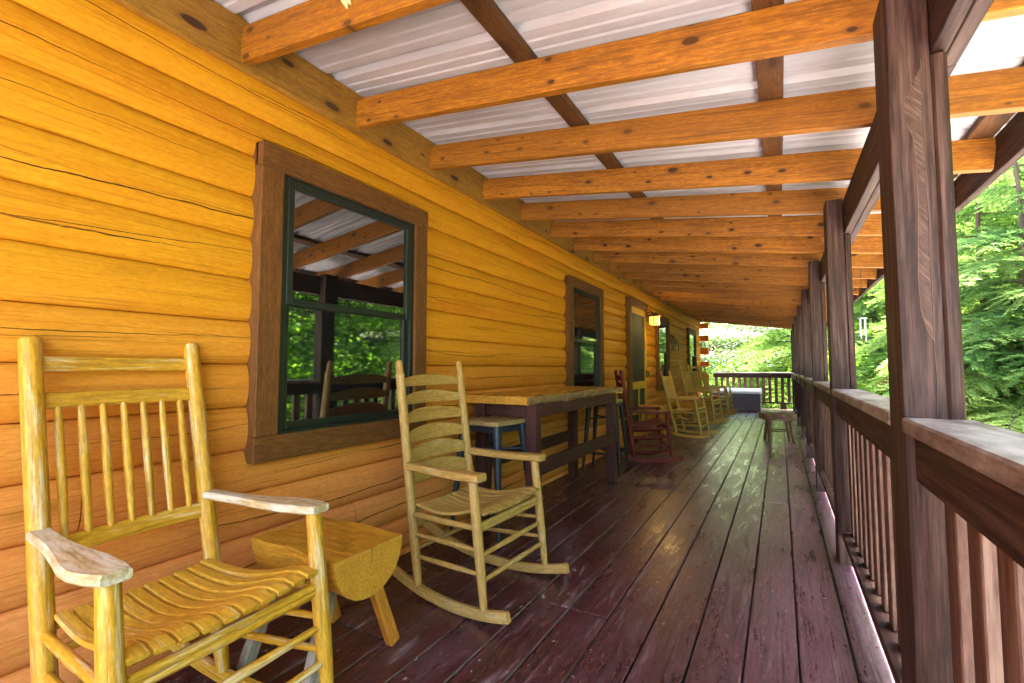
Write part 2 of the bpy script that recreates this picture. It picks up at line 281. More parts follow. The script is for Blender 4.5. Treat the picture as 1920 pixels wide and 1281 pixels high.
# ------------------------------------------------------------------ mesh builder
class MB:
    def __init__(s): s.V = []; s.F = []; s.G = []; s.S = []; s.n = 0
    def add(s, V, F, G, smooth=False):
        o = s.n; s.V += [tuple(v) for v in V]; s.G += [tuple(g) for g in G]
        for f in F: s.F.append(tuple(i + o for i in f)); s.S.append(smooth)
        s.n += len(V)
    def off(s): return np.array([random.random() * 40, random.random() * 40, random.random() * 40])
    def box(s, c, size, Rm=None, bev=.003, long=None):
        c = np.array(c, float); hs = np.array(size, float) / 2; bev = min(bev, hs.min() * .8)
        V = []; idx = {}
        for sx in (-1, 1):
            for sy in (-1, 1):
                for sz in (-1, 1):
                    sg = np.array([sx, sy, sz])
                    for ax in range(3):
                        p = sg * (hs - bev); p[ax] = sg[ax] * hs[ax]
                        idx[(sx, sy, sz, ax)] = len(V); V.append(p)
        F = []
        for ax in range(3):
            a, b2 = (ax + 1) % 3, (ax + 2) % 3
            for sg in (-1, 1):
                q = []
                for (u, v) in ((-1, -1), (1, -1), (1, 1), (-1, 1)):
                    t = [0, 0, 0]; t[ax] = sg; t[a] = u; t[b2] = v; q.append(idx[(*t, ax)])
                F.append(q if sg > 0 else q[::-1])
            for u in (-1, 1):
                for v in (-1, 1):
                    # edge along ax at (a=u,b=v)
                    t0 = [0, 0, 0]; t0[ax] = -1; t0[a] = u; t0[b2] = v; t1 = list(t0); t1[ax] = 1
                    q = [idx[(*t0, a)], idx[(*t1, a)], idx[(*t1, b2)], idx[(*t0, b2)]]
                    F.append(q if u * v < 0 else q[::-1])
        for sx in (-1, 1):
            for sy in (-1, 1):
                for sz in (-1, 1):
                    q = [idx[(sx, sy, sz, k)] for k in range(3)]; F.append(q if sx * sy * sz > 0 else q[::-1])
        V = np.array(V); l = int(np.argmax(size)) if long is None else long
        G = np.roll(V, -l, axis=1) + s.off()
        if Rm is not None: V = V @ np.array(Rm).T
        s.add(V + c, F, G)
    def beam(s, p0, p1, w_, h_, up=(0, 0, 1), bev=.003):
        p0 = np.array(p0, float); p1 = np.array(p1, float); d = p1 - p0; L = np.linalg.norm(d); d /= L
        sd_ = np.cross(d, up); sd_ /= np.linalg.norm(sd_); u = np.cross(sd_, d)
        s.box((p0 + p1) / 2, (L, w_, h_), np.stack([d, -sd_, u], 1), bev, 0)
    def sweep(s, pts, prof, up=(0, 0, 1), smooth=True, caps=True):
        """prof: list of (side, up) or function i -> list"""
        pts = np.array(pts, float); n = len(pts); V = []; G = []; o = s.off(); L = 0
        for i in range(n):
            d = pts[min(i + 1, n - 1)] - pts[max(i - 1, 0)]; d /= np.linalg.norm(d)
            sdv = np.cross(d, up); sdv /= np.linalg.norm(sdv); u = np.cross(sdv, d)
            if i: L += np.linalg.norm(pts[i] - pts[i - 1])
            pr = prof(i) if callable(prof) else prof
            for (a, b2) in pr:
                V.append(pts[i] + sdv * a + u * b2); G.append((L + o[0], a + o[1], b2 + o[2]))
        k = len(pr); F = []
        for i in range(n - 1):
            for j in range(k):
                F.append((i * k + j, i * k + (j + 1) % k, (i + 1) * k + (j + 1) % k, (i + 1) * k + j))
        s.add(V, F, G, smooth)
        if caps:
            s.add(V[:k], [tuple(range(k))[::-1]], G[:k]); s.add(V[-k:], [tuple(range(k))], G[-k:])
    def tube(s, pts, rad, n=10, up=None):
        pts = np.array(pts, float)
        if up is None:
            d = pts[-1] - pts[0]; up = (0, 0, 1) if abs(d[2]) < .8 * np.linalg.norm(d) else (1, 0.02, 0)
        rr = rad if hasattr(rad, '__len__') else [rad] * len(pts)
        s.sweep(pts, lambda i: [(rr[i] * math.cos(-t), rr[i] * math.sin(-t)) for t in np.linspace(0, 2 * math.pi, n, endpoint=False)][::-1], up)
    def prism(s, poly, origin, U, V_, depth, Nn=None, gax=0, bev=0):
        """poly 2d (u,v) counter-clockwise about N=UxV, extruded by depth along N"""
        U = np.array(U, float); V_ = np.array(V_, float); Nn = np.cross(U, V_); O = np.array(origin, float); k = len(poly)
        P0 = [O + U * a + V_ * b2 for a, b2 in poly]; P1 = [p + Nn * depth for p in P0]; o = s.off()
        G = [(a, b2, 0) for a, b2 in poly] + [(a, b2, depth) for a, b2 in poly]; G = np.roll(np.array(G), -gax, axis=1) + o
        F = [tuple(range(k))[::-1], tuple(range(k, 2 * k))]
        s.add(P0 + P1, F, G)
        s.add(P0 + P1, [(j, (j + 1) % k, k + (j + 1) % k, k + j) for j in range(k)], G)
    def build(s, name, mat, parent=None, loc=(0, 0, 0)):
        me = bpy.data.meshes.new(name); me.from_pydata(s.V, [], s.F)
        me.polygons.foreach_set('use_smooth', s.S)
        at = me.attributes.new('gc', 'FLOAT_VECTOR', 'POINT'); at.data.foreach_set('vector', np.array(s.G, dtype=np.float32).ravel())
        me.materials.append(M[mat] if isinstance(mat, str) else mat); me.update()
        o = bpy.data.objects.new(name, me); C.objects.link(o); o.location = loc
        if parent: o.parent = parent
        return o
def rectprof(w_, h_, c=.004):
    a, b2 = w_ / 2, h_ / 2
    return [(-a + c, -b2), (a - c, -b2), (a, -b2 + c), (a, b2 - c), (a - c, b2), (-a + c, b2), (-a, b2 - c), (-a, -b2 + c)]
def thing(name, label, cat, loc=(0, 0, 0), rz=0, group=None):
    o = bpy.data.objects.new(name, None); C.objects.link(o); o.empty_display_size = .1
    o.location = loc; o.rotation_euler = (0, 0, rz); return tag(o, label, cat, group)
def tag(o, label=None, cat=None, group=None, kind=None):
    for k, v in (('label', label), ('category', cat), ('group', group), ('kind', kind)):
        if v: o[k] = v
    return o
def one(name, mat, fn, parent):
    b_ = MB(); fn(b_); return b_.build(name, mat, parent)
def dup(root, loc, rz, label):
    r = root.copy(); C.objects.link(r); r.location = loc; r.rotation_euler = (0, 0, rz); r['label'] = label
    for ch in list(root.children):
        c = ch.copy(); C.objects.link(c); c.parent = r
        for g_ in ch.children:
            d = g_.copy(); C.objects.link(d); d.parent = c
    return r

# ------------------------------------------------------------------ ground and deck
GZ = -1.0
def hill(d): return .06 * max(0, min(d, 80) - 2) + .34 * max(0, min(d, 45) - 7)
b_ = MB(); nx = 60
xs = np.concatenate([-np.geomspace(400, 3, 14), np.linspace(-2, 40, 30), np.geomspace(45, 400, 12)]); ys = np.concatenate([-np.geomspace(400, 6, 12), np.linspace(-4, 50, 34), np.geomspace(55, 400, 12)])
V = []
for y in ys:
    for x in xs:
        d = max(x - 4.5, y - 18, 0); z = GZ + .10 * math.sin(x * .7 + y * .4) * min(1, d / 3) + hill(d)
        V.append((x, y, z))
k = len(xs)
b_.add(V, [(j * k + i, j * k + i + 1, (j + 1) * k + i + 1, (j + 1) * k + i) for j in range(len(ys) - 1) for i in range(k - 1)], V, True)
tag(b_.build('ground', 'ground'), kind='structure')

b_ = MB(); PITCH = .18
for kx in range(-12, 2):
    x0 = .031 + PITCH * kx; y = -1.6
    while y < 14.6:
        y1 = min(y + random.choice((2.4, 3.05, 3.66)), 14.6)
        if 14.6 - y1 < .5: y1 = 14.6
        b_.box((x0 + PITCH / 2, (y + y1) / 2, -.019 - random.random() * .0016), (PITCH - .0065, y1 - y - .004, .038), None, .004, 1); y = y1
deck = tag(b_.build('deck_floor', 'deck'), kind='structure')
b_ = MB()
b_.beam((.375, -1.6, -.16), (.375, 14.58, -.16), .04, .24); b_.beam((-2.0, 14.56, -.16), (.35, 14.56, -.16), .04, .24)
for yy in np.arange(-1.5, 14.5, .6): b_.beam((-2.0, yy, -.14), (.35, yy, -.14), .04, .19)
b_.box((-.83, 6.5, -.047), (2.40, 16.0, .012), None, .001)  # added dark sheet, keeps light from below out of the board gaps
tag(b_.build('deck_joists_and_gap_sheet', 'darkwood'), kind='structure')

# ------------------------------------------------------------------ log cabin
cabin = thing('log_cabin', 'orange yellow log cabin along the left of the porch, with windows and screen door', 'cabin')
XW = -2.0; LP = .1813; LZ0 = .0285; BULGE = .052
WINS = [(1.178, 2.265, .706, 2.08), (4.56, 5.655, .706, 2.08), (8.655, 9.70, .69, 2.08), (12.0, 13.15, .70, 2.08)]
DOOR = (6.80, 7.88, 2.15)
b_ = MB(); YA, YB = -3.6, 14.2
nprof = 16
for k in range(-5, 16):
    z0 = LZ0 + LP * k; z1 = z0 + LP; zc = (z0 + z1) / 2
    cuts = [(a + .05, c - .05) for a, c, lo, hi in WINS if lo + .02 < zc < hi - .02]
    if -.1 < zc < DOOR[2] - .04: cuts.append((DOOR[0] + .05, DOOR[1] - .05))
    cuts.sort(); segs = []; y = YA
    for a, c in cuts: segs.append((y, a)); y = c
    segs.append((y, YB))
    # butt joints in the long logs
    out = []
    for a, c in segs:
        if c - a > 3.0:
            j = a + (c - a) * random.uniform(.3, .7); out += [(a, j - .002), (j + .002, c)]
        else: out.append((a, c))
    wob = random.uniform(-.006, .006); kk = 7.3 * k
    for a, c in out:
        n = max(2, int((c - a) / .35)); V = []; G = []
        for i in range(n + 1):
            yy = a + (c - a) * i / n
            for j in range(nprof):
                t = j / (nprof - 1)
                if j in (0, nprof - 1): V.append((XW - .004, yy, z0 + LP * t)); G.append((yy, LP * t, kk)); continue
                t2 = .012 + .976 * (j - 1) / (nprof - 3); e_ = abs(2 * t2 - 1); s_ = 1 - e_ ** 2.7
                V.append((XW + .027 + .023 * s_ + wob * .6 + .0015 * math.sin(yy * 2.1 + k), yy, z0 + LP * t2)); G.append((yy, LP * t2, kk))
        F = [(i * nprof + j, (i + 1) * nprof + j, (i + 1) * nprof + j + 1, i * nprof + j + 1) for i in range(n) for j in range(nprof - 1)]
        b_.add(V, F, G, True)
        for e, fl in ((0, 1), (n, 0)):
            P = V[e * nprof:(e + 1) * nprof]; P2 = P + [(XW - .12, P[0][1], z1), (XW - .12, P[0][1], z0)]
            G2 = G[e * nprof:(e + 1) * nprof] + [(P[0][1], LP, kk), (P[0][1], 0, kk)]
            b_.add(P2, [tuple(range(len(P2)))[::-1] if not fl else tuple(range(len(P2)))], G2)
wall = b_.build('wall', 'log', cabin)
def backing(b_):
    b_.box((-2.19, 5.3, .9), (.12, 17.8, 4.2), None, .002); b_.box((-4.6, 14.15, .9), (4.6, .12, 4.2), None, .002); b_.box((-4.6, -3.5, .9), (4.6, .12, 4.2), None, .002); b_.box((-6.9, 5.3, .9), (.12, 17.4, 4.2), None, .002)
one('inner_wall', 'ledger', backing, cabin)
def rooff(b_):
    b_.prism([(-7.6, 2.75), (-1.86, 2.75), (-1.86, 2.83), (-4.5, 4.6), (-7.6, 2.9)], (0, 14.6, 0), (1, 0, 0), (0, 0, 1), 18.4)
one('roof', 'purlin', rooff, cabin)
# crossing log ends at the far corner
for k in range(-5, 14):
    if k % 2 == 1: continue
    z0 = LZ0 + LP * k
    one('log_end', 'log_end', lambda b_: b_.box((-1.86, 14.27, z0 + LP / 2), (.24, .13, LP - .03 + .02 * (k % 3)), None, .008), cabin)
# windows
def window(y0, y1, z0, z1):
    tw = .105; xo = -1.925
    f = MB()      # dark vinyl frame
    a0, a1, c0, c1 = y0 + tw - .005, y1 - tw + .005, z0 + tw - .025, z1 - tw + .02
    fw = .038
    for (p, q) in (((-1.945, a0 + fw / 2, c0), (-1.945, a0 + fw / 2, c1)), ((-1.945, a1 - fw / 2, c0), (-1.945, a1 - fw / 2, c1))): f.beam(p, q, fw, .05, (1, 0, 0))
    f.beam((-1.946, a0 + fw, c0 + fw / 2), (-1.946, a1 - fw, c0 + fw / 2), .048, fw); f.beam((-1.946, a0 + fw, c1 - fw / 2), (-1.946, a1 - fw, c1 - fw / 2), .048, fw)
    win = f.build('window', 'sash', cabin)
    t = MB()
    t.beam((xo, y0 + tw / 2, z0 + tw), (xo, y0 + tw / 2, z1 - tw), tw, .045, (1, 0, 0)); t.beam((xo, y1 - tw / 2, z0 + tw), (xo, y1 - tw / 2, z1 - tw), tw, .045, (1, 0, 0))
    t.beam((xo, y0 - .002, z1 - tw / 2), (xo, y1 + .002, z1 - tw / 2), .050, tw); t.beam((xo, y0 - .004, z0 + tw / 2 - .003), (xo, y1 + .004, z0 + tw / 2 - .003), .050, tw + .004)
    for yy in (y0 + .004, y1 - .004): t.box((-1.966, yy, (z0 + z1) / 2), (.065, .012, z1 - z0 - .004), None, .002)   # filler against the log scallops
    t.build('trim', 'trim', win)
    zm = 1.405; i0, i1 = a0 + fw, a1 - fw; sw = .032
    def sash(lo, hi, x):
        m_ = MB()
        m_.beam((x, i0 + sw / 2, lo), (x, i0 + sw / 2, hi), sw, .026, (1, 0, 0)); m_.beam((x, i1 - sw / 2, lo), (x, i1 - sw / 2, hi), sw, .026, (1, 0, 0))
        m_.beam((x - .001, i0 + sw, hi - sw / 2), (x - .001, i1 - sw, hi - sw / 2), .024, sw); m_.beam((x - .001, i0 + sw, lo + sw / 2), (x - .001, i1 - sw, lo + sw / 2), .024, sw)
        m_.build('sash', 'sash', win)
    sash(zm - .02, c1 - fw, -1.931); sash(c0 + fw, zm + .02, -1.953)
    one('pane', 'glass', lambda m_: m_.box((-1.935, (i0 + i1) / 2, (zm + c1 - fw) / 2), (.006, i1 - i0 - .01, c1 - fw - zm), None, .001), win)
    one('pane', 'screened', lambda m_: m_.box((-1.957, (i0 + i1) / 2, (zm + c0 + fw) / 2 - .01), (.006, i1 - i0 - .01, zm - c0 - fw - .02), None, .001), win)
for wn in WINS: window(*wn)
# screen door
d0, d1, dz = DOOR; yl0, yl1 = d0 + .115, d1 - .012
f = MB(); st = .095; xd = -1.935
f.beam((xd, yl0 + st / 2, .03), (xd, yl0 + st / 2, dz - .11), st, .032, (1, 0, 0)); f.beam((xd, yl1 - st / 2, .03), (xd, yl1 - st / 2, dz - .11), st, .032, (1, 0, 0))
f.beam((xd - .001, yl0 + st, dz - .11 - .05), (xd - .001, yl1 - st, dz - .11 - .05), .030, .10); f.beam((xd - .001, yl0 + st, .10), (xd - .001, yl1 - st, .10), .030, .14)
f.beam((xd - .001, yl0 + st, .83), (xd - .001, yl1 - st, .83), .030, .11); f.beam((xd - .002, (yl0 + yl1) / 2, .17), (xd - .002, (yl0 + yl1) / 2, .775), .05, .028, (1, 0, 0))
f.beam((xd - .002, yl0 + st, .42), (xd - .002, yl1 - st, .42), .026, .06)
door = f.build('screen_door', 'yellow', cabin)
one('screen', 'mesh', lambda m_: m_.box((xd - .006, (yl0 + yl1) / 2, 1.06), (.006, yl1 - yl0 - .1, 1.94), None, .001), door)
one('handle', 'iron', lambda m_: (m_.box((xd + .022, yl1 - .045, 1.0), (.010, .025, .12), None, .003), m_.tube([(xd + .022, yl1 - .045, 1.04), (xd + .055, yl1 - .045, 1.03), (xd + .055, yl1 - .045, .97), (xd + .022, yl1 - .045, .96)], .007, 8)), door)
for zz in (1.86, 1.27, .25): one('hinge', 'brass', lambda m_: m_.box((xd + .018, yl0 + .012, zz), (.010, .055, .085), None, .002), door)
t = MB(); xo = -1.922
t.beam((xo, d0 + .055, .004), (xo, d0 + .055, dz - .11), .11, .06, (1, 0, 0)); t.beam((xo, d0 - .002, dz - .053), (xo, d1 + .002, dz - .053), .064, .11)
for yy in (d0 + .004, d1 - .004): t.box((-1.968, yy, dz / 2), (.065, .012, dz - .01), None, .002)
t.build('door_trim', 'trim', cabin)
one('door_sill', 'darkwood', lambda m_: m_.box((-1.93, (d0 + d1) / 2, .012), (.1, d1 - d0 - .22, .022), None, .003), cabin)

# ------------------------------------------------------------------ porch roof
roof = thing('porch_roof', 'lean to porch roof of knotty orange rafters under white ribbed metal', 'porch roof')  # unseen end cut short behind the camera so sky light fills in
SL = .1328
def zb(x): return 2.383 - SL * (x + 1.927)
RH = .152
def ledger(m_):
    y = -.9
    for y1 in (-.1, 2.95, 6.6, 10.3, 14.2): m_.box((-1.9465, (y + y1) / 2, 2.4645), (.039, y1 - y - .002, .211), None, .003); y = y1
one('ledger', 'ledger', ledger, roof)
th = math.atan(SL)
for k in range(-3, 22):
    y = 1.108 + .61 * k + random.uniform(-.008, .008)
    def raft(m_):
        x0, x1 = -1.926, .886; n = 13; sag = random.uniform(.002, .012); ph = random.random() * 6; bow = random.uniform(-.01, .01)
        pts = []
        for i in range(n):
            t_ = i / (n - 1); x = x0 + (x1 - x0) * t_
            pts.append((x, y + bow * math.sin(math.pi * t_), zb(x) + RH / 2))
        o_ = len(m_.V)
        m_.sweep(pts, lambda i: rectprof(.040, RH - .0015 * (1 + math.sin(i * 1.1 + ph)), .003), (0, 0, 1), False)
    one('rafter', 'rafter', raft, roof)
for px in (-.91, -.002, .84):
    def pur(m_):
        y = -.95
        for y1 in (2.6, 6.3, 9.9, 14.3):
            m_.box((px, (y + y1) / 2, zb(px) + RH + .018), (.092, y1 - y - .002, .034), ((math.cos(th), 0, math.sin(th)), (0, 1, 0), (-math.sin(th), 0, math.cos(th))), .003); y = y1
    one('purlin', 'purlin', pur, roof)
# ribbed metal
b_ = MB(); prof = []; y = -1.0; PIT = .2286
while y < 14.45:
    prof += [(y, 0), (y + .016, .028), (y + .044, .028), (y + .060, 0), (y + .100, 0), (y + .107, .006), (y + .119, .006), (y + .126, 0), (y + .160, 0), (y + .167, .006), (y + .179, .006), (y + .186, 0)]; y += PIT
xs_ = np.linspace(-1.99, .99, 14); V = []; G = []
for side in (0, .003):
    for x in xs_:
        for (yy, hh) in prof:
            V.append((x, yy, zb(x) + RH + .0365 + hh + side)); G.append((x, yy + 9 * math.floor((yy + 3.5) / .9144), hh))
k = len(prof); F = []
for s_ in (0, 1):
    o_ = s_ * k * len(xs_)
    for i in range(len(xs_) - 1):
        for j in range(k - 1):
            q = (o_ + i * k + j, o_ + (i + 1) * k + j, o_ + (i + 1) * k + j + 1, o_ + i * k + j + 1); F.append(q if s_ else q[::-1])
b_.add(V, F, G); b_.build('metal_roofing', 'roof', roof)
one('fascia', 'darkwood', lambda m_: (m_.box((.907, 1.285, 2.082), (.038, 4.43, .165), None, .003), m_.box((.907, 9.0, 2.082), (.038, 10.98, .165), None, .003)), roof)
def header(m_):
    ys_ = [-.9, -.31, 3.375, 6.975, 10.575, 14.25]
    for a, c in zip(ys_[:-1], ys_[1:]): m_.box((.360, (a + c) / 2, 1.972), (.036, c - a - .002, .195), None, .003)
    ys_ = [-.9, 1.575, 5.175, 8.775, 14.25]
    for a, c in zip(ys_[:-1], ys_[1:]): m_.box((.398, (a + c) / 2, 1.974), (.036, c - a - .002, .195), None, .003)
one('header_beam', 'darkwood', header, roof)

# ------------------------------------------------------------------ posts and railings
PY = [1.47 + 1.80 * k for k in range(-2, 8)]; PX0, PX1 = .257, .372; PD = .165
plabels = {2: 'nearest porch post, dark brown with long pale bark scars down its face', 3: 'second dark brown porch post beyond the scarred one, with pale vertical streaks',
           4: 'third porch post along the railing, reddish brown with a ragged pale outer edge', 5: 'fourth porch post along the railing, olive brown and narrow', 6: 'fifth porch post from the front along the railing',
           7: 'sixth porch post from the front along the railing', 8: 'seventh porch post, last but one before the far corner', 9: 'dark corner post where the side and far railings meet',
           0: 'porch post well behind the camera', 1: 'porch post just behind the camera'}
def scar(p0): return p0
for i, y in enumerate(PY):
    if i == 0: continue
    p = thing('porch_post', plabels[i], 'post', (0, y, GZ), 0, 'porch posts along the railing')
    def shaft(m_):
        # notched: the inner half runs up to the rafters, the outer half carries the header beam
        H = zb(.30) - GZ - .004
        m_.box((PX0 + .0415, PD / 2, H / 2), (.083, PD, H), None, .0025, 2); m_.box((PX0 + .083 + .016, PD / 2 + .0005, (1.874 - GZ) / 2), (.032 + .002, PD - .001, 1.874 - GZ), None, .008, 2)
    one('post_shaft', 'darkwood', shaft, p)
    if i == 2:
        # bark wane: raised pale ridges winding down the face
        rs = random.Random(3)
        def ridge(m_):
            zpts = [(2.0, .298), (1.93, .285), (1.86, .296), (1.80, .292), (1.75, .283), (1.71, .287), (1.67, .300), (1.62, .303), (1.50, .304), (1.40, .300), (1.31, .297), (1.24, .299), (1.19, .308), (1.165, .320)]
            m_.tube([(x, -.0003, z - GZ) for z, x in zpts], .0012, 6)
            m_.tube([(.3215 + .0012 * math.sin(t * 9), -.0006, z - GZ) for t, z in enumerate(np.linspace(1.86, .99, 12))], .0010, 6)
        one('bark_ridge', 'scar', ridge, p)
        def patch(m_):
            zp = [(1.84, .319), (1.80, .300), (1.75, .283), (1.71, .287), (1.67, .300), (1.62, .303), (1.50, .304), (1.40, .300), (1.31, .297), (1.24, .299), (1.19, .308), (1.165, .320)]
            V = []; 
            for z, x in zp:
                for q in range(6): V.append((x + (.3215 - x) * q / 5, -.0008 * (0 < q < 5), z - GZ))
            G = [(x * 1.0 + z * .75, x - .0 * z, z) for x, y_, z in V]
            for st, n_ in ((0, len(zp)),): m_.add(V[st:st + 6 * n_], [((i) * 6 + j, (i + 1) * 6 + j, (i + 1) * 6 + j + 1, i * 6 + j + 1) for i in range(n_ - 1) for j in range(5)], G[st:st + 6 * n_], True)
        one('bark_patch', 'sawn', patch, p)
rl = ['railing bay beside the camera, in the right foreground before the scarred post', 'railing bay between the scarred nearest post and the second post', 'railing bay between the second and third posts',
      'railing bay between the third and fourth posts', 'railing bay between the fourth and fifth posts', 'railing bay between the fifth and sixth posts', 'railing bay between the sixth and seventh posts', 'last side railing bay, ending at the dark corner post']
def railing(root, L, nb, x_in, along):
    """local: runs along +Y from 0 to L, x_in = inner face"""
    one('cap_rail', 'cap', lambda m_: m_.box((x_in + .062, L / 2, .961), (.135, L, .038), None, .005), root)
    one('top_rail', 'darkwood', lambda m_: m_.box((x_in + .036, L / 2, .885), (.038, L - .004, .112), None, .003), root)
    one('bottom_rail', 'darkwood', lambda m_: m_.box((x_in + .060, L / 2, .165), (.085, L - .004, .040), None, .003), root)
    sp = L / nb
    for q in range(nb):
        one('baluster', 'baluster', lambda m_: m_.box((x_in + .072, sp * (q + .5), .515), (.030, .074, .655), None, .003), root)
bays = []
for i in range(1, 9):
    y0, y1 = PY[i] + PD, PY[i + 1]
    t = thing('porch_railing', rl[i - 1], 'railing', (0, y0, 0), 0, 'railing bays between the porch posts')
    railing(t, y1 - y0, 11, .258, True)
t = thing('porch_railing', 'far end railing behind the hot tub, with bright trees showing between its balusters', 'railing', (.257, 14.45, 0), R(90), 'railing bays between the porch posts')
railing(t, 1.92, 13, .0, False)
one('support_block', 'darkwood', lambda m_: m_.box((.045, .21, .072), (.06, .14, .14), None, .004), t)

# ------------------------------------------------------------------ rocking chairs
def chair(name_label, mat, armmat, P, back, group, wide_arm=True, postr=.0235, rr=.0115, finial=0, rungs=((.39, .30, .20), (.385, .28, .175))):
    x, y, yaw, Wb, Wf, D, rk, H, Ha, zb_, zf_, fr = P
    root = thing('rocking_chair', name_label, 'rocking chair', (x, y, 0), yaw, group)
    def bp(sg, z): return np.array([-rk * (z - zb_), sg * Wb / 2, z])
    def fp(sg, z): return np.array([D - fr * (z - zf_), sg * Wf / 2, z])
    for sg in (-1, 1):
        def post(m_):
            zs = np.linspace(zb_ - .012, H, 14); rad = [postr * (.72 + .28 * min(1, (z - zb_) / .12 + .15)) for z in zs]
            pts = [bp(sg, z) for z in zs]
            if finial:
                zs2 = [H - .10, H - .075, H - .07, H - .06, H - .02, H]; pts = [bp(sg, z) for z in list(zs[zs < H - .11]) + zs2]; rad = [postr] * len(zs[zs < H - .11]) + [postr, postr * .95, postr * .55, postr * .8, postr * .75, postr * .45]
                rad[0] *= .75
            else:
                pts += [bp(sg, H + .008), bp(sg, H + .014)]; rad += [postr * .85, postr * .45]
                if finial is None:
                    pts = pts[:-2]; rad = rad[:-2]; rad = [r for p_, r in zip(pts, rad) if p_[2] < H - .09]; pts = pts[:len(rad)]
                    for dz_, f_ in ((.085, 1), (.08, 1.08), (.072, 1.08), (.066, .86), (.02, .80), (.004, .66), (0, .3)): pts.append(bp(sg, H - dz_)); rad.append(postr * f_)
            m_.tube(pts, rad, 14)
        one('back_post', mat, post, root)
        def leg(m_):
            zs = np.linspace(zf_ - .012, Ha - .004, 10); m_.tube([fp(sg, z) for z in zs], [postr * (.68 + .32 * min(1, (z - zf_) / .22 + .1)) * (1 - .12 * max(0, (z - .45) / .2)) for z in zs], 14)
        one('front_leg', mat, leg, root)
        # arm: rises slightly forward, paddle shaped at the front
        za = Ha + .012; p0 = bp(sg, Ha + .012); p1 = fp(sg, Ha)
        def arm(m_):
            xs_ = np.linspace(p0[0] + postr * .6, p1[0] + (.036 if wide_arm else .05), 11); y0, y1 = p0[1] + sg * .004, p1[1]
            f_ = lambda i: (.052 + (.046 if wide_arm else .018) * min(1, max(0, (i / 10 - .25) / .45)) ** 1.3) * ((1, 1, 1, 1, 1, 1, 1, 1, 1, .9, .62)[i] if wide_arm else 1)
            pts = [(xx, y0 + (y1 - y0) * min(1, i / 8.), za + .010 * math.sin(i / 10 * 3.1) * (-.6)) for i, xx in enumerate(xs_)]
            m_.sweep(pts, lambda i: rectprof(f_(i), .026 if wide_arm else .034, .006), (0, 0, 1), False)
        one('armrest', armmat, arm, root)
        # rocker: an arc touching the floor under the seat
        def rocker(m_):
            xm = D * .5; Rr = 1.25; xs_ = np.linspace(-.40, D + .13, 19); yb, yf = sg * Wb / 2, sg * Wf / 2
            pts = []
            for xx in xs_:
                t_ = xx / D; yy = yb + (yf - yb) * min(1.25, max(-.6, t_)); pts.append((xx, yy, (xx - xm) ** 2 / (2 * Rr) + .0235))
            m_.sweep(pts, rectprof(.030, .046, .005), (0, 0, 1), False)
        one('rocker', mat, rocker, root)
        for z in rungs[0]:
            one('rung', mat, lambda m_: m_.tube([bp(sg, z - .01), (bp(sg, z - .01) + fp(sg, z + .005)) / 2, fp(sg, z + .005)], [rr * .8, rr * 1.1, rr * .8], 10), root)
    for z in rungs[1]:
        one('rung', mat, lambda m_: m_.tube([fp(-1, z), (fp(-1, z) + fp(1, z)) / 2, fp(1, z)], [rr * .85, rr * 1.15, rr * .85], 10), root)
    for z in (.33, .22):
        one('rung', mat, lambda m_: m_.tube([bp(-1, z), (bp(-1, z) + bp(1, z)) / 2, bp(1, z)], [rr * .8, rr * 1.1, rr * .8], 10), root)
    # seat: contoured slats running front to back
    ns = 10; zs0 = .415
    def seat_pt(u, v):      # u 0 back..1 front, v -1..1
        xb_, xf_ = bp(0, zs0)[0] + .012, fp(0, zs0 + .03)[0] + .022 + .010 * math.cos(v * 1.5)
        xx = xb_ + (xf_ - xb_) * u
        wv = (Wb / 2 - .012) * (1 - u) + (Wf / 2 - .015) * u
        dip = -.038 * math.sin(math.pi * min(1, u / .86)) ** 1.1 * (1 - .35 * v * v) + .012 * u
        if u > .88: dip -= .012 * ((u - .88) / .12) ** 2
        return np.array([xx, wv * v, zs0 + .028 * u + dip + .012 * v * v])
    def seat(m_):
        for q in range(ns):
            v = -1 + 2 * (q + .5) / ns; pts = [seat_pt(u, v) for u in np.linspace(0, 1, 13)]
            m_.sweep(pts, lambda i: rectprof((Wb * (1 - i / 12) + Wf * i / 12 - .03) / ns - .009, .014, .003), (0, 0, 1), False)
    one('seat', mat if mat != 'chair_yellow' else 'seat_yellow', seat, root)
    def frame(m_):
        m_.tube([fp(-1, zs0 - .012), fp(1, zs0 - .012)], .014, 8); m_.tube([bp(-1, zs0 - .02), bp(1, zs0 - .02)], .013, 8)
        for sg in (-1, 1): m_.tube([bp(sg, zs0 - .03), fp(sg, zs0 - .018)], .013, 8)
    one('seat_frame', mat, frame, root)
    up = np.array([-rk, 0, 1.]); up /= np.linalg.norm(up)
    def slat(z, h, bow=.0, arch=0., th_=.016):
        def f(m_):
            n = 9; pts = []
            for i in range(n):
                t_ = -1 + 2 * i / (n - 1); p = bp(0, z); pts.append((p[0] - bow * (1 - t_ * t_), t_ * (Wb / 2 - .006), p[2]))
            def pr(i):
                t_ = -1 + 2 * i / (n - 1); hh = h * (1 - arch * t_ * t_); off = -(h - hh) / 2
                return [(a, b2 + off) for a, b2 in rectprof(th_, hh, .004)]
            m_.sweep(pts, pr, up, False)
        one('back_slat', mat, f, root)
    if back[0] == 'spindle':
        _, slats, n, zlo, zhi = back
        for z, h in slats: slat(z, h, .012)
        for q in range(n):
            yy = (-1 + 2 * (q + 1) / (n + 1)) * (Wb / 2)
            one('spindle', mat, lambda m_: m_.tube([bp(0, z) + np.array([-.010 * (1 - (yy / Wb * 2) ** 2), yy, 0]) for z in np.linspace(zlo, zhi, 7)], [.0095, .0105, .0118, .0125, .0118, .0105, .0095], 10), root)
    else:
        _, zs_, h0, h1 = back
        for q, z in enumerate(zs_):
            t_ = q / (len(zs_) - 1); slat(z, h0 + (h1 - h0) * t_, .032, .42, .011)
    return root
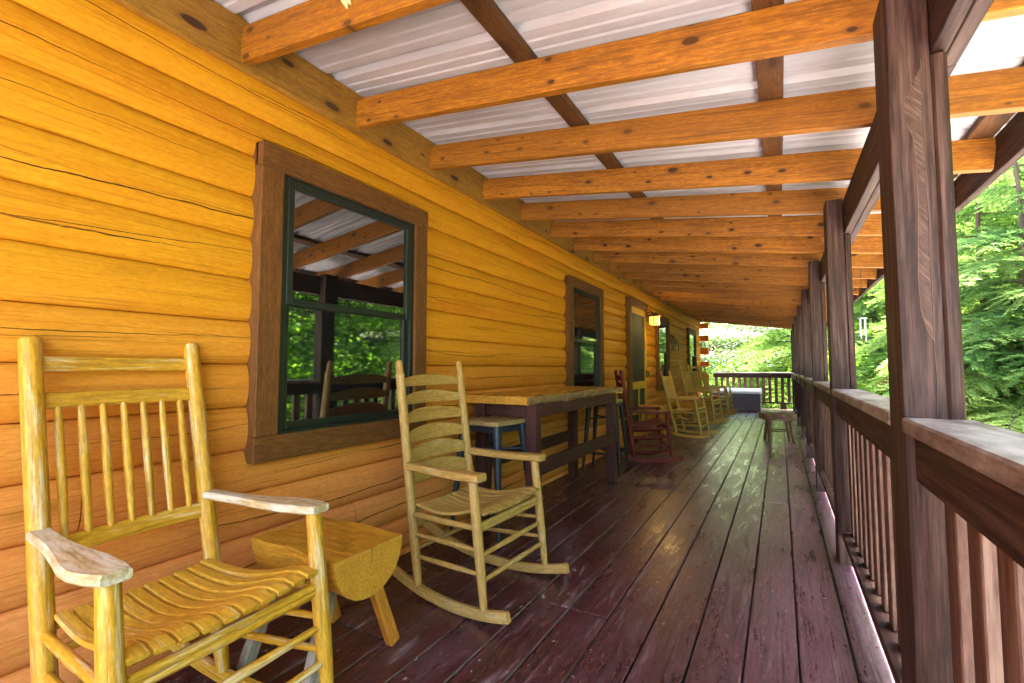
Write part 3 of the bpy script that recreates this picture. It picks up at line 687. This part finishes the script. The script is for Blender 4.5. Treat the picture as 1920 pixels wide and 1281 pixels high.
G_ROCK = 'rocking chairs along the cabin wall'
SP = ('spindle', ((1.112, .046), (1.003, .048), (.592, .052)), 7, .61, .985)
chair('weathered golden yellow spindle back rocking chair with whitened arms, nearest the camera', 'chair_yellow', 'chair_pale', (-1.686, .739, .065, .453, .557, .444, .228, 1.18, .631, .069, .061, .147), SP, G_ROCK, True, .0265, .0125)
chair('tan painted ladder back rocking chair in front of the first window', 'chair_tan', 'chair_tan', (-1.535, 2.038, -.044, .485, .552, .412, .14, 1.14, .607, .061, .071, .115), ('ladder', (1.035, .945, .853, .758, .665, .565), .062, .098), G_ROCK, False, .0225, .0115, None)
chair('barn red rocking chair beside the yellow screen door', 'chair_red', 'chair_red', (-1.607, 5.746, .421, .493, .557, .411, .141, 1.06, .581, .055, .085, .076), ('ladder', (.985, .90, .815, .73, .645, .56), .07, .09), G_ROCK, True, .0225, .0115)
chair('honey coloured rocking chair with knobbed posts under the third window', 'chair_oak', 'chair_oak', (-1.449, 8.144, -.076, .488, .554, .378, .242, 1.05, .601, .053, .077, .162), ('spindle', ((.93, .06), (.56, .05)), 7, .58, .92), G_ROCK, True, .022, .0115, 1)
proto = chair('honey coloured tall rocking chair, second in the row beyond the red one', 'chair_oak', 'chair_oak', (-1.526, 10.286, -.138, .503, .549, .432, .206, 1.155, .631, .07, .064, .113), SP, G_ROCK, True, .0225, .0115)
dup(proto, (-1.53, 11.60, 0), -.16, 'honey coloured tall rocking chair, third in the row beyond the red one')
dup(proto, (-1.50, 12.72, 0), -.06, 'honey coloured rocking chair last in the row, just before the hot tub')

# ------------------------------------------------------------------ half log tables
def half_log(label, loc, rz, L, W, Hh, T, legmats, group=None):
    root = thing('half_log_table', label, 'side table', loc, rz, group)
    def top(m_):
        n = 22; rg = np.random.default_rng(int(L * 1000)); ph = rg.random(4) * 6; rows = []
        prof0 = [(-W / 2, 0)] + [(-W / 2 * math.cos(a) * 1.0, -T * math.sin(a) ** .85) for a in np.linspace(.12, math.pi - .12, 13)] + [(W / 2, 0)]
        for i in range(n + 1):
            t_ = i / n; xx = -L / 2 + L * t_; row = []
            for j, (a, b2) in enumerate(prof0):
                wav = 1 + .05 * math.sin(5 * t_ + ph[0] + (a > 0) * 2) + .03 * math.sin(11 * t_ + ph[1] + a * 9)
                row.append((a * wav, b2 * (1 + .06 * math.sin(6 * t_ + ph[2]))))
            rows.append((xx, row))
        k = len(prof0); V = []; G = []
        for xx, row in rows:
            for a, b2 in row: V.append((xx, a, Hh + b2)); G.append((xx + loc[1], a, b2))
        F = [(i * k + j, i * k + j + 1, (i + 1) * k + j + 1, (i + 1) * k + j) for i in range(n) for j in range(k - 1)]
        m_.add(V, F, G, True)
        V2 = []; G2 = []
        for xx, row in rows:
            for q in range(9):
                a = row[0][0] + (row[-1][0] - row[0][0]) * q / 8; V2.append((xx, a, Hh + .0035 * math.sin(xx * 31 + q * 1.7) * (0 < q < 8))); G2.append((xx + loc[1], a, 0))
        m_.add(V2, [(i * 9 + j, (i + 1) * 9 + j, (i + 1) * 9 + j + 1, i * 9 + j + 1) for i in range(n) for j in range(8)], G2)
        ends.append((V[:k], V[-k:]))
    ends = []; k_ = None
    one('table_top', 'slab', top, root)
    for q_, P0 in enumerate(ends[0]):
        one('end_grain', 'endgrain', lambda m_: m_.add(P0, [tuple(range(len(P0)))[::(1 if q_ else -1)]], [(p[1], p[2] - Hh, 3 * q_) for p in P0]), root)
    for (lx, ly), lm in zip(((.27, -.12), (.27, .12), (-.34, -.12), (-.34, .12)), legmats):
        sx = 1 if lx > 0 else -1; sy = 1 if ly > 0 else -1
        def lg(m_):
            p1 = np.array([lx * L, ly / .12 * W * .27, Hh - T * .68]); p0 = np.array([lx * L + sx * .03, ly / .12 * (W * .27 + .115), -.0]); d = p0 - p1; p0 = p1 + d
            m_.beam(p1, p0 + np.array([0, 0, .003]), .052, .040, (1, 0, 0), .007)
        one('leg', lm, lg, root)
    return root
half_log('golden half log side table between the yellow rocker and the tan one', (-1.535, 1.255, 0), 0, .47, .315, .452, .165, ('slab_grey', 'slab_leg', 'slab_grey', 'slab_leg'), 'half log side tables')
half_log('small half log side table behind the arm of the red rocking chair', (-1.70, 7.30, 0), 0, .36, .30, .53, .13, ('slab_leg',) * 4, 'half log side tables')
half_log('half log side table behind the chair with knobbed posts', (-1.62, 9.30, 0), 0, .44, .30, .45, .13, ('stump',) * 4, 'half log side tables')
# slab stool by the far railing
st_ = thing('slab_stool', 'rustic thick slab stool on four peg legs standing out by the railing', 'stool', (-.045, 8.10, 0), R(12))
def ss(m_):
    poly = []; 
    for i in range(34):
        a = 2 * math.pi * i / 34; r = 1 / (abs(math.cos(a) / .235) ** 4 + abs(math.sin(a) / .20) ** 4) ** .25; r *= 1 + .03 * math.sin(3 * a) + .025 * math.sin(7 * a + 1) + random.uniform(-.012, .012); poly.append((r * math.cos(a), r * math.sin(a)))
    m_.prism(poly, (0, 0, .335), (1, 0, 0), (0, 1, 0), .085)
one('seat_slab', 'stump', ss, st_)
for sx in (-1, 1):
    for sy in (-1, 1): one('leg', 'stump', lambda m_: m_.tube([(sx * .13, sy * .11, .34), (sx * .165, sy * .14, 0)], [.026, .021], 10), st_)
for sy in (-1, 1): one('stretcher', 'stump', lambda m_: m_.tube([(-.148, sy * .126, .17), (.148, sy * .126, .17)], .010, 8), st_)

# ------------------------------------------------------------------ bar table and stools
bt = thing('bar_table', 'bar height table with glossy live edge slab top on a plum brown frame', 'table', (-1.66, 3.62, 0))
TY0, TY1 = -.93, .93; TZ = .912
def ttop(m_):
    left = [(-.265, TY0), ]; right = []
    for i in range(27):
        t_ = i / 26; right.append((.235 + .045 * t_ + .035 * math.sin(2.2 * t_ * 3) * t_ + .012 * math.sin(23 * t_) + (.05 if i == 25 else 0), TY0 + (TY1 - TY0) * t_))
    m_.prism([(-.265, TY1), (-.265, TY0)] + right, (0, 0, TZ - .052), (1, 0, 0), (0, 1, 0), .052, gax=1)
    return right
ttm = MB(); rgt = ttop(ttm); ttm.build('table_top', 'slabtop', bt)
def edge(m_):
    pts = [(a + .004, b2 + .01, TZ - .028) for a, b2 in rgt[:-1]]; rg = np.random.default_rng(4)
    m_.sweep([(a, b2, c + .004 * rg.standard_normal()) for a, b2, c in pts], lambda i: [(-.016 - .006 * math.sin(i * 2.1), -.026), (-.002, -.030), (.006 + .005 * math.sin(i * 1.7), -.012), (.010 + .006 * math.sin(i * 2.9 + 1), .004), (.004, .022), (-.012, .0285)], (0, 0, 1), True)
one('live_edge', 'bark', edge, bt)
for lx in (-.185, .215):
    for ly in (-.80, .86): one('leg', 'table', lambda m_: m_.box((lx, ly, (TZ - .056) / 2), (.078, .086, TZ - .06), None, .004, 2), bt)
def apron(m_):
    for lx in (-.185, .235): m_.beam((lx, -.757, .812), (lx, .817, .812), .036, .088)
    for ly in (-.80, .86): m_.beam((-.146, ly, .812), (.176, ly, .812), .036, .088)
one('apron', 'table', apron, bt)
for lx in (-.185, .236): one('stretcher', 'table', lambda m_: m_.beam((lx, -.757, .43), (lx, .817, .43), .036, .098), bt)
def barstool(label, loc, rz, mat):
    s = thing('bar_stool', label, 'bar stool', loc, rz, 'bar stools at the slab table'); Hs = .758
    def seat(m_):
        for q in range(3): m_.box((-.106 + .106 * q, 0, Hs - .016), (.1045, .32, .031), None, .006, 1)
    one('seat', 'stoolseat', seat, s)
    def ap(m_):
        for a in (0, 1, 2, 3):
            c_, s_ = math.cos(a * math.pi / 2), math.sin(a * math.pi / 2)
            m_.prism([(-.145, -.055), (-.10, -.012), (.10, -.012), (.145, -.055), (.15, .028), (-.15, .028)], (c_ * .142, s_ * .142, Hs - .06), (-s_, c_, 0), (0, 0, 1), .004)
    one('apron', mat, ap, s)
    for sx in (-1, 1):
        for sy in (-1, 1):
            def lg(m_):   # pressed channel leg: an open L that tapers towards the foot
                n = 7; pts = [(sx * (.138 + .062 * t_), sy * (.138 + .062 * t_), (Hs - .034) * (1 - t_)) for t_ in np.linspace(0, 1, n)]
                def pr(i):
                    w_ = .060 - .034 * i / (n - 1); r = [(math.cos(a), math.sin(a)) for a in np.linspace(0, 2 * math.pi, 12, endpoint=False)]
                    return [(w_ * .5 * a, w_ * .5 * b2) for a, b2 in r]
                m_.sweep(pts, pr, (1, 0, 0), True)
            one('leg', mat, lg, s)
    def br(m_):
        k_ = .185
        for a in (0, 1, 2, 3):
            c_, s_ = math.cos(a * math.pi / 2), math.sin(a * math.pi / 2); m_.beam((c_ * k_ - s_ * k_, s_ * k_ + c_ * k_, .20), (c_ * k_ + s_ * k_, s_ * k_ - c_ * k_, .20), .006, .022)
    one('foot_brace', mat, br, s)
    k_ = .149; one('cross_brace', mat, lambda m_: (m_.beam((-k_, -k_, .56), (k_, k_, .56), .005, .016), m_.beam((k_, -k_, .565), (-k_, k_, .565), .005, .016)), s)
barstool('dark blue metal bar stool with pale seat at near end of slab table', (-1.685, 2.70, 0), R(-6), 'steel_blue')
barstool('black metal bar stool at the far end of the slab table beside the red rocker', (-1.67, 4.98, 0), R(4), 'steel_black')

# ------------------------------------------------------------------ hot tub
tub = thing('hot_tub', 'square grey purple hot tub with pale cover in the far corner', 'hot tub', (-1.05, 13.88, 0))
def tubf(m_):
    for q in range(9): m_.box((0, 0, .03 + .048 * q), (1.16, .90, .0445), None, .012)
    m_.box((0, 0, .21), (1.13, .87, .40), None, .01)
one('cabinet', 'tub', tubf, tub)
for sx in (-1, 1): one('corner_trim', 'tub', lambda m_: m_.box((sx * .575, -.445, .22), (.05, .05, .43), None, .012), tub)
one('cover', 'tubcover', lambda m_: m_.prism([(-.47, 0), (.47, 0), (.47, .10), (.05, .125), (-.42, .075), (-.47, .045)], (-.60, 0, .44), (0, 1, 0), (0, 0, 1), 1.20), tub)

# ------------------------------------------------------------------ wall lamp, wire house, nest, chime
lamp = thing('wall_lamp', 'lit amber lantern with rust brown roof on the wall right of the screen door', 'wall lamp', (-1.945, 7.93, 1.86))
one('wall_plate', 'rust', lambda m_: m_.box((.012, 0, .09), (.024, .11, .17), None, .006), lamp)
one('bracket', 'rust', lambda m_: m_.tube([(.02, 0, .15), (.07, 0, .175), (.13, 0, .16)], .010, 8), lamp)
one('lantern_roof', 'rust', lambda m_: (m_.sweep([(.15, 0, .095), (.15, 0, .115), (.15, 0, .15), (.15, 0, .155)], lambda i: [(s_[0] * r, s_[1] * r) for r in [(.098, .098, .03, .01)[i]] for s_ in ((-1, -1), (1, -1), (1, 1), (-1, 1))], (1, 0, 0), False)), lamp)
one('lantern_glass', 'lampglass', lambda m_: m_.box((.15, 0, .02), (.138, .138, .145), None, .008), lamp)
def cage(m_):
    for a in (-.071, 0, .071):
        for s_ in (-1, 1):
            m_.box((.15 + a, s_ * .071, .02), (.006, .006, .15), None, .001); m_.box((.15 + s_ * .0715, a, .02), (.006, .006, .15), None, .001)
    for z in (-.052, .022, .094):
        for s_ in (-1, 1): m_.box((.15, s_ * .072, z), (.148, .005, .005), None, .001); m_.box((.15 + s_ * .0725, 0, z), (.005, .146, .005), None, .001)
one('cage', 'iron', cage, lamp)
ld = bpy.data.lights.new('lamp_bulb', 'POINT'); ld.energy = 1.3; ld.color = (1, .62, .2); ld.shadow_soft_size = .06
lo = bpy.data.objects.new('lamp_bulb', ld); C.objects.link(lo); lo.parent = lamp; lo.location = (.25, 0, .0)

art = thing('wire_wall_art', 'black wire wall ornament shaped like a house gable beside the third window', 'wall ornament', (-1.935, 9.80, 1.49))
def wires(m_):
    r = .008
    def ln(*p): m_.tube([(.0, a, b2) for a, b2 in p], r, 6)
    ln((0, 0), (1.0, 0)); ln((1.0, 0), (1.0, .15)); ln((1.0, .15), (.48, .29)); ln((0, 0), (0, .29)); ln((0, .29), (.5, .29)); ln((0, .13), (1.0, .13)); ln((.45, -.02), (.45, .29))
    ln((.12, .29), (.12, .16)); ln((.24, .29), (.62, .12)); ln((.5, .29), (.2, .15)); ln((.55, .2), (.80, .13)); ln((.3, .03), (.7, .05)); ln((.62, .13), (.62, .04))
one('wire_outline', 'iron', wires, art)
one('roof_plate', 'iron', lambda m_: (m_.box((.004, .06, .22), (.006, .05, .14), None, .001), m_.box((.004, .42, .16), (.006, .10, .20), None, .001), m_.box((.005, .40, .10), (.006, .34, .022), None, .001)), art)

nest = thing('paper_nest', 'small pale nest of narrow tubes with dark openings stuck on the nearest rafter', 'nest', (-1.30, 1.087, 2.37))
for q in range(5):
    x = q * .0155; z = .012 * abs(q - 1.5) - .008 * (q == 1)
    one('cell', 'nest', lambda b_: b_.tube([(x * .8, -.006, .13), (x * .9, -.010, .06), (x, -.012, z + .02), (x + .002, -.009, z), (x + .003, -.004, z - .012)], [.008, .0095, .0095, .008, .003], 9), nest)
    if q < 4: one('opening', 'iron', lambda b_: b_.tube([(x + .006, -.0185, z + .030), (x + .007, -.0195, z + .022), (x + .0085, -.0185, z + .010)], [.0015, .0045, .0012], 8), nest)
ch = thing('wind_chime', 'pale tubular wind chime hanging beyond the railing by the second post', 'wind chime', (.69, 5.5, 1.33))
for q in range(4):
    a = q * math.pi / 2 + .5; one('tube', 'white', lambda m_: m_.tube([(.026 * math.cos(a), .026 * math.sin(a), .02 + .025 * q), (.026 * math.cos(a), .026 * math.sin(a), .23)], .006, 8), ch)
one('top_disc', 'white', lambda m_: m_.tube([(0, 0, .235), (0, 0, .245)], .036, 16), ch)
one('cord', 'iron', lambda m_: m_.tube([(0, 0, .0), (0, 0, .4), (0, 0, zb(.69) - 1.32)], .002, 6), ch)
one('clapper', 'white', lambda m_: m_.tube([(0, 0, .12), (0, 0, .128)], .022, 12), ch)

# ------------------------------------------------------------------ trees
class Leaves:
    def __init__(s): s.P = []; s.D = []; s.Nn = []; s.L = []; s.Wd = []; s.A = []
    def add(s, p, d, n, L, W, tone, kind=0.):
        s.P.append(p); s.D.append(d); s.Nn.append(n); s.L.append(L); s.Wd.append(W); s.A.append((tone, kind, 0.))
    def mesh(s, name, mat):
        P = np.array(s.P); D = np.array(s.D); Nn = np.array(s.Nn); L = np.array(s.L)[:, None]; W = np.array(s.Wd)[:, None]
        D = D / np.linalg.norm(D, axis=1, keepdims=True); S = np.cross(D, Nn); S /= np.linalg.norm(S, axis=1, keepdims=True) + 1e-9
        V = np.stack([P, P + D * L * .45 + S * W, P + D * L, P + D * L * .45 - S * W], 1).reshape(-1, 3)
        n = len(P); me = bpy.data.meshes.new(name); me.vertices.add(4 * n); me.vertices.foreach_set('co', V.astype(np.float32).ravel())
        me.loops.add(4 * n); me.loops.foreach_set('vertex_index', np.arange(4 * n, dtype=np.int32)); me.polygons.add(n)
        me.polygons.foreach_set('loop_start', np.arange(0, 4 * n, 4, dtype=np.int32)); me.update(calc_edges=True)
        at = me.attributes.new('gc', 'FLOAT_VECTOR', 'POINT'); at.data.foreach_set('vector', np.repeat(np.array(s.A, dtype=np.float32), 4, 0).ravel())
        me.materials.append(M[mat]); return me
def conifer(seed, H, Rb, z0=.6, whorls=18, mat='needle', lsz=.085, dens=.02):
    r = np.random.default_rng(seed); lv = Leaves(); tr = MB(); Z = np.array([0, 0, 1.])
    tr.tube([(0.03 * math.sin(i), .03 * math.cos(i * 1.3), H * i / 8) for i in range(9)], [.02 + H * .007 * (1 - i / 8) for i in range(9)], 9)
    for wi in range(whorls):
        t_ = (wi + r.random() * .6) / whorls; h = z0 + (H - z0) * t_; L = Rb * (1 - t_) ** .8 * (.75 + .45 * r.random()) + .12
        nb = int(5 + 3 * (1 - t_)); a0 = r.random() * 6.28; h0 = h
        for bi in range(nb):
            if r.random() < .08: continue
            h = max(.15, h0 + r.normal() * .16); a = a0 + 6.283 * bi / nb + r.normal() * .2; Lb = L * (.65 + .5 * r.random()); out = np.array([math.cos(a), math.sin(a), 0]); sdv = np.array([-math.sin(a), math.cos(a), 0])
            droop = .10 + .25 * (1 - t_) * r.random(); rise = .15
            pt = lambda u: np.array([0, 0, h]) + out * Lb * u + Z * (rise * Lb * u - (droop + .3) * Lb * u * u)
            tr.tube([pt(u) for u in (0, .35, .7, 1)], [.012 + .012 * Lb, .012, .008, .003], 5)
            tone_b = np.clip(.35 + .25 * r.normal(), 0, .8); dead = 0.
            if t_ < .35 and r.random() < .12: dead = 1.
            nt_ = max(6, int(Lb * 15))
            for ti in range(nt_):
                u = .06 + .94 * (ti + r.random()) / nt_; base = pt(u)
                for sg in (-1, 1):
                    tl = (.16 + .42 * Lb * (1.02 - u) ** .8 * .9) * (.7 + .5 * r.random())
                    dr = out * .62 + sdv * sg * (.85 + .2 * r.normal()) + Z * (-.28 + .24 * r.normal()); dr /= np.linalg.norm(dr)
                    nl = max(6, int(tl / dens)); q = (np.arange(nl) + r.random(nl)) / nl; s2 = np.cross(dr, Z); s2 /= np.linalg.norm(s2)
                    Pq = base + dr * (tl * q)[:, None] - Z * (.10 * tl * q * q)[:, None]
                    sgn = np.where(np.arange(nl) % 2, 1, -1)
                    Dq = dr * (.75 + .25 * r.random(nl))[:, None] + s2 * (sgn * .8)[:, None] + Z * (r.normal(size=nl) * .25)[:, None]
                    lv.P += list(Pq); lv.D += list(Dq); lv.Nn += list(Z + .7 * r.normal(size=(nl, 3))); ln_ = lsz * (.6 + .6 * r.random(nl)) * (1.1 - .4 * q); lv.L += list(ln_); lv.Wd += [lsz * .10] * nl
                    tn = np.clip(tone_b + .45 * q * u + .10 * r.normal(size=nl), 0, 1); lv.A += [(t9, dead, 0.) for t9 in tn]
    return tr, lv, mat
def broadleaf(seed, H, Rc, mat='leaf', nclump=120, per=130, lsz=.10, layered=True, bloom=0):
    r = np.random.default_rng(seed); lv = Leaves(); tr = MB(); Z = np.array([0, 0, 1.]); bl = Leaves()
    lean = r.normal(size=2) * .05 * H
    tp = lambda u: np.array([lean[0] * u * u, lean[1] * u * u, H * .8 * u])
    tr.tube([tp(u) for u in np.linspace(0, 1, 8)], [H * .022 * (1 - .85 * u) + .01 for u in np.linspace(0, 1, 8)], 9)
    for ci in range(nclump):
        u = .2 + .8 * r.random() ** .8; a = r.random() * 6.283; rad = Rc * (.25 + .75 * math.sqrt(r.random())) * (1.15 - .75 * abs(u - .5) ** 1.2)
        c = tp(u * .95) + np.array([math.cos(a) * rad, math.sin(a) * rad, rad * .28 * r.normal() + .15 * rad])
        if layered: c[2] = (math.floor(c[2] / (.11 * H)) + .5 + .10 * r.normal()) * .11 * H - .06 * rad
        st0 = tp(max(.1, u * .8)); mid = (st0 + c) / 2 + np.array([0, 0, .10 * rad])
        if ci % 2 == 0: tr.tube([st0, mid, c], [.010 + .012 * Rc * .4, .012, .004], 5)
        sx, sz = .16 * Rc + .25, (.022 * Rc + .04 if layered else .13 * Rc + .2); tb = np.clip(.5 + .25 * r.normal(), .05, .95)
        isb = bloom and r.random() < bloom
        for li in range(per):
            o = r.normal(size=3) * np.array([sx, sx, sz]); p = c + o; d = r.normal(size=3) * np.array([1, 1, .35]) - Z * .25
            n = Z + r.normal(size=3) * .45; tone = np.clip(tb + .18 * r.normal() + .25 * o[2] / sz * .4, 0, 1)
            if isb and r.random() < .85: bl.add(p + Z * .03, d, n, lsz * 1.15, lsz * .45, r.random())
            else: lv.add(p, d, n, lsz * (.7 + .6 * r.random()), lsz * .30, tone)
    return tr, lv, mat, bl
protos = {}
def plant(kind, x, y, s, rz, label, cat='tree', name='tree', group='trees around the porch'):
    if kind not in protos:
        t_ = BUILD[kind](); trunk = t_[0]; tm = trunk.build('trunk', 'treebark'); me = t_[1].mesh('crown', t_[2]); cr = bpy.data.objects.new('crown', me); C.objects.link(cr); kids = [tm, cr]
        if len(t_) > 3 and t_[3].P: bo = bpy.data.objects.new('blossom', t_[3].mesh('blossom', 'bloom')); C.objects.link(bo); kids.append(bo)
        protos[kind] = kids; fresh = True
    else: fresh = False
    d = max(x - 4.5, y - 18, 0); gz = GZ + .10 * math.sin(x * .7 + y * .4) * min(1, d / 3) + hill(d) - .05
    root = thing(name, label, cat, (x, y, gz), rz, group); root.scale = (s, s, s)
    for kd in protos[kind]:
        o = kd if fresh else kd.copy()
        if not fresh: C.objects.link(o)
        o.parent = root
    return root
BUILD = {
    'spruce': lambda: conifer(1, 7.5, 2.7, .2, 15, 'needle', .095, .011), 'hemlock': lambda: conifer(5, 8.0, 2.8, .2, 15, 'needle_young', .10, .012), 'spruce_b': lambda: conifer(9, 9.5, 2.9, .5, 17, 'needle', .11, .016),
    'maple': lambda: broadleaf(21, 8.0, 2.4, 'leaf', 180, 130, .095), 'beech': lambda: broadleaf(33, 9.5, 2.8, 'leaf_light', 190, 120, .10), 'pine': lambda: conifer(13, 8.0, 2.7, .9, 12, 'needle', .11), 'dogwood': lambda: broadleaf(45, 5.6, 2.5, 'leaf_light', 95, 230, .075, True, .45),
    'shrub': lambda: broadleaf(57, 1.9, 1.2, 'leaf', 40, 110, .08, False)}
TREES = [
 ('spruce_b', 5.3, 16.6, 1.25, 2.7, 'very tall dark spruce at the right edge behind all the nearer conifers'),
 ('spruce_b', 6.2, 21.5, 1.3, .9, 'very tall spruce in the right background behind the other tall ones'),
 ('hemlock', 3.15, 9.7, .8, 2.9, 'bluish hemlock crowding the right side of the nearest spruce'),
 ('spruce', 3.25, 11.6, .95, .3, 'dark green spruce with drooping tiered boughs just right of the scarred post'),
 ('hemlock', 4.3, 10.8, 1.0, 1.2, 'bluish green hemlock standing behind the nearest spruce'),
 ('spruce_b', 4.2, 15.0, 1.0, 2.2, 'tall dark spruce seen between the scarred post and the second post'),
 ('hemlock', 2.6, 18.6, .9, 4.0, 'bluish green hemlock with pale tips seen right of the second post'),
 ('spruce', 6.4, 13.5, 1.1, 5.1, 'spruce at the right edge behind the hemlock'),
 ('pine', .36, 18.4, .9, .8, 'spruce with bare lower limbs beyond the far corner post'),
 ('dogwood', -2.8, 21.0, 1.0, 0., 'white flowering layered tree past the far railing at the cabin corner'),
 ('dogwood', -1.1, 23.0, 1.1, 2.4, 'white flecked layered tree in the middle past the far railing'),
 ('beech', -4.6, 25.0, 1.1, 1.1, 'yellow green beech behind the flowering tree at the far corner'),
 ('hemlock', .25, 26.0, 1.1, 2.0, 'bluish hemlock at the right beyond the far railing'),
 ('maple', -1.8, 28.0, 1.2, 3.0, 'green maple far behind the end of the porch'),
 ('maple', 7.4, 4.6, 1.0, .0, 'leafy green maple opposite the first window'), ('beech', 8.0, 7.6, 1.0, 2.0, 'light green beech opposite the slab table'),
 ('maple', 7.6, 10.2, 1.1, 3.6, 'leafy green maple behind the nearest spruces'), ('maple', 9.6, 2.2, 1.1, 4.4, 'leafy maple at the side of the clearing'), ('beech', 9.5, 6.0, 1.2, 1.0, 'light green beech deeper in the side wood'),
 ('maple', 11., 9., 1.3, 5.0, 'large maple deep in the side wood'), ('beech', 8.5, 15.5, 1.2, .5, 'light beech far to the right behind the spruces'), ('spruce_b', 7.0, 19.5, 1.2, 1.5, 'tall spruce far to the right'),
 ('maple', 4.5, 21.5, 1.2, 2.6, 'maple far back between the posts'), ('beech', 2.6, 27., 1.3, 3.3, 'light beech far back beyond the corner post'), ('maple', 10.5, 21., 1.4, .3, 'large maple at the far right of the wood'),
 ('spruce_b', 5.6, 27., 1.3, 3.9, 'tall spruce in the far background'), ('maple', -5.2, 30., 1.4, 1.9, 'large maple far behind the cabin corner'), ('beech', 9., 29., 1.4, 2.9, 'light beech in the far background'),
 ('maple', 8.3, -2.0, 1.0, 1.9, 'leafy maple beside and behind the camera'), ('beech', 12.5, 13.5, 1.4, 4.4, 'large light beech deep in the wood'), ('maple', 13., 3., 1.4, 2.2, 'large maple at the edge of the wood'),
]
DEEP = [(13.5, 7.5, 'maple'), (15., 11., 'beech'), (14.5, 16.5, 'maple'), (16., 4., 'maple'), (17.5, 8., 'beech'), (18.5, 14., 'maple'), (16., 20., 'spruce_b'), (20., 19., 'beech'), (21., 10., 'maple'), (20., 4., 'beech'), (15., -1., 'beech'), (13., 25., 'maple'),
        (1.2, 33., 'maple'), (4.5, 34., 'beech'), (-1.6, 35., 'beech'), (-4., 37., 'maple'), (8., 36., 'maple'), (16., 29., 'maple')]
DL = ['maple on the rising ground behind the side wood, nearest of that rank', 'beech uphill behind the large light beech', 'maple uphill to the right of the far beeches', 'maple uphill opposite the yellow rocker', 'beech high on the slope opposite the first window', 'maple high on the slope opposite the slab table', 'spruce high on the slope right of the spruces', 'beech at the top right of the slope', 'maple at the top of the slope', 'beech at the top of the slope opposite the yellow rocker', 'beech uphill behind the camera', 'maple uphill in the gap between far beech and maple',
      'maple on the slope straight beyond the corner post', 'beech on the slope beyond the tall background spruce', 'beech on the slope past the far railing', 'maple on the slope past the cabin corner', 'maple on the slope in the far right background', 'maple at the far right top of the slope']
for i, ((x, y, kd), lb) in enumerate(zip(DEEP, DL)): TREES.append((kd, x, y, 1.35 + .05 * (i % 4), i * 1.9, lb))
for t_ in TREES:
    nm = {'pine': 'spruce_tree', 'spruce': 'spruce_tree', 'spruce_b': 'spruce_tree', 'hemlock': 'hemlock_tree', 'maple': 'maple_tree', 'beech': 'beech_tree', 'dogwood': 'flowering_tree'}[t_[0]]
    plant(*t_, name=nm)
SHR = [(1.9, 17.2), (-.3, 19.6), (-1.8, 19.2), (3.4, 17.5), (4.9, 8.3), (5.3, 6.2), (5.4, 11.6), (-.9, 24.), (1.0, 23.), (3.3, 11.9), (5.2, 2.8), (-3.2, 22.), (5.0, 1.0), (5.7, 3.9), (5.9, 5.3), (6.3, 9.4), (6.6, 7.4), (6.4, .2)]
SL_ = ['low green shrub left of the slab stool beyond the railing', 'low shrub showing between the far balusters', 'low shrub behind the hot tub', 'low shrub under the tall dark spruce', 'low shrub at the foot of the side wood', 'low shrub facing the slab table', 'low shrub between spruce and maple', 'low shrub under the far flowering tree', 'low shrub behind the spruce with bare limbs', 'low shrub between the two hemlocks', 'low shrub facing the first window', 'low shrub under the yellow green beech', 'low shrub at the edge of the clearing beside the camera', 'low shrub before the maple opposite the first window', 'low shrub between maple and light green beech', 'low shrub before the spruces in the side wood', 'low shrub before the light green beech', 'low shrub behind the clearing beside the camera']
for (x, y), lb in zip(SHR, SL_): plant('shrub', x, y, .9 + .4 * random.random(), random.random() * 6, lb, 'shrub', 'shrub', 'shrubs at the edge of the wood')
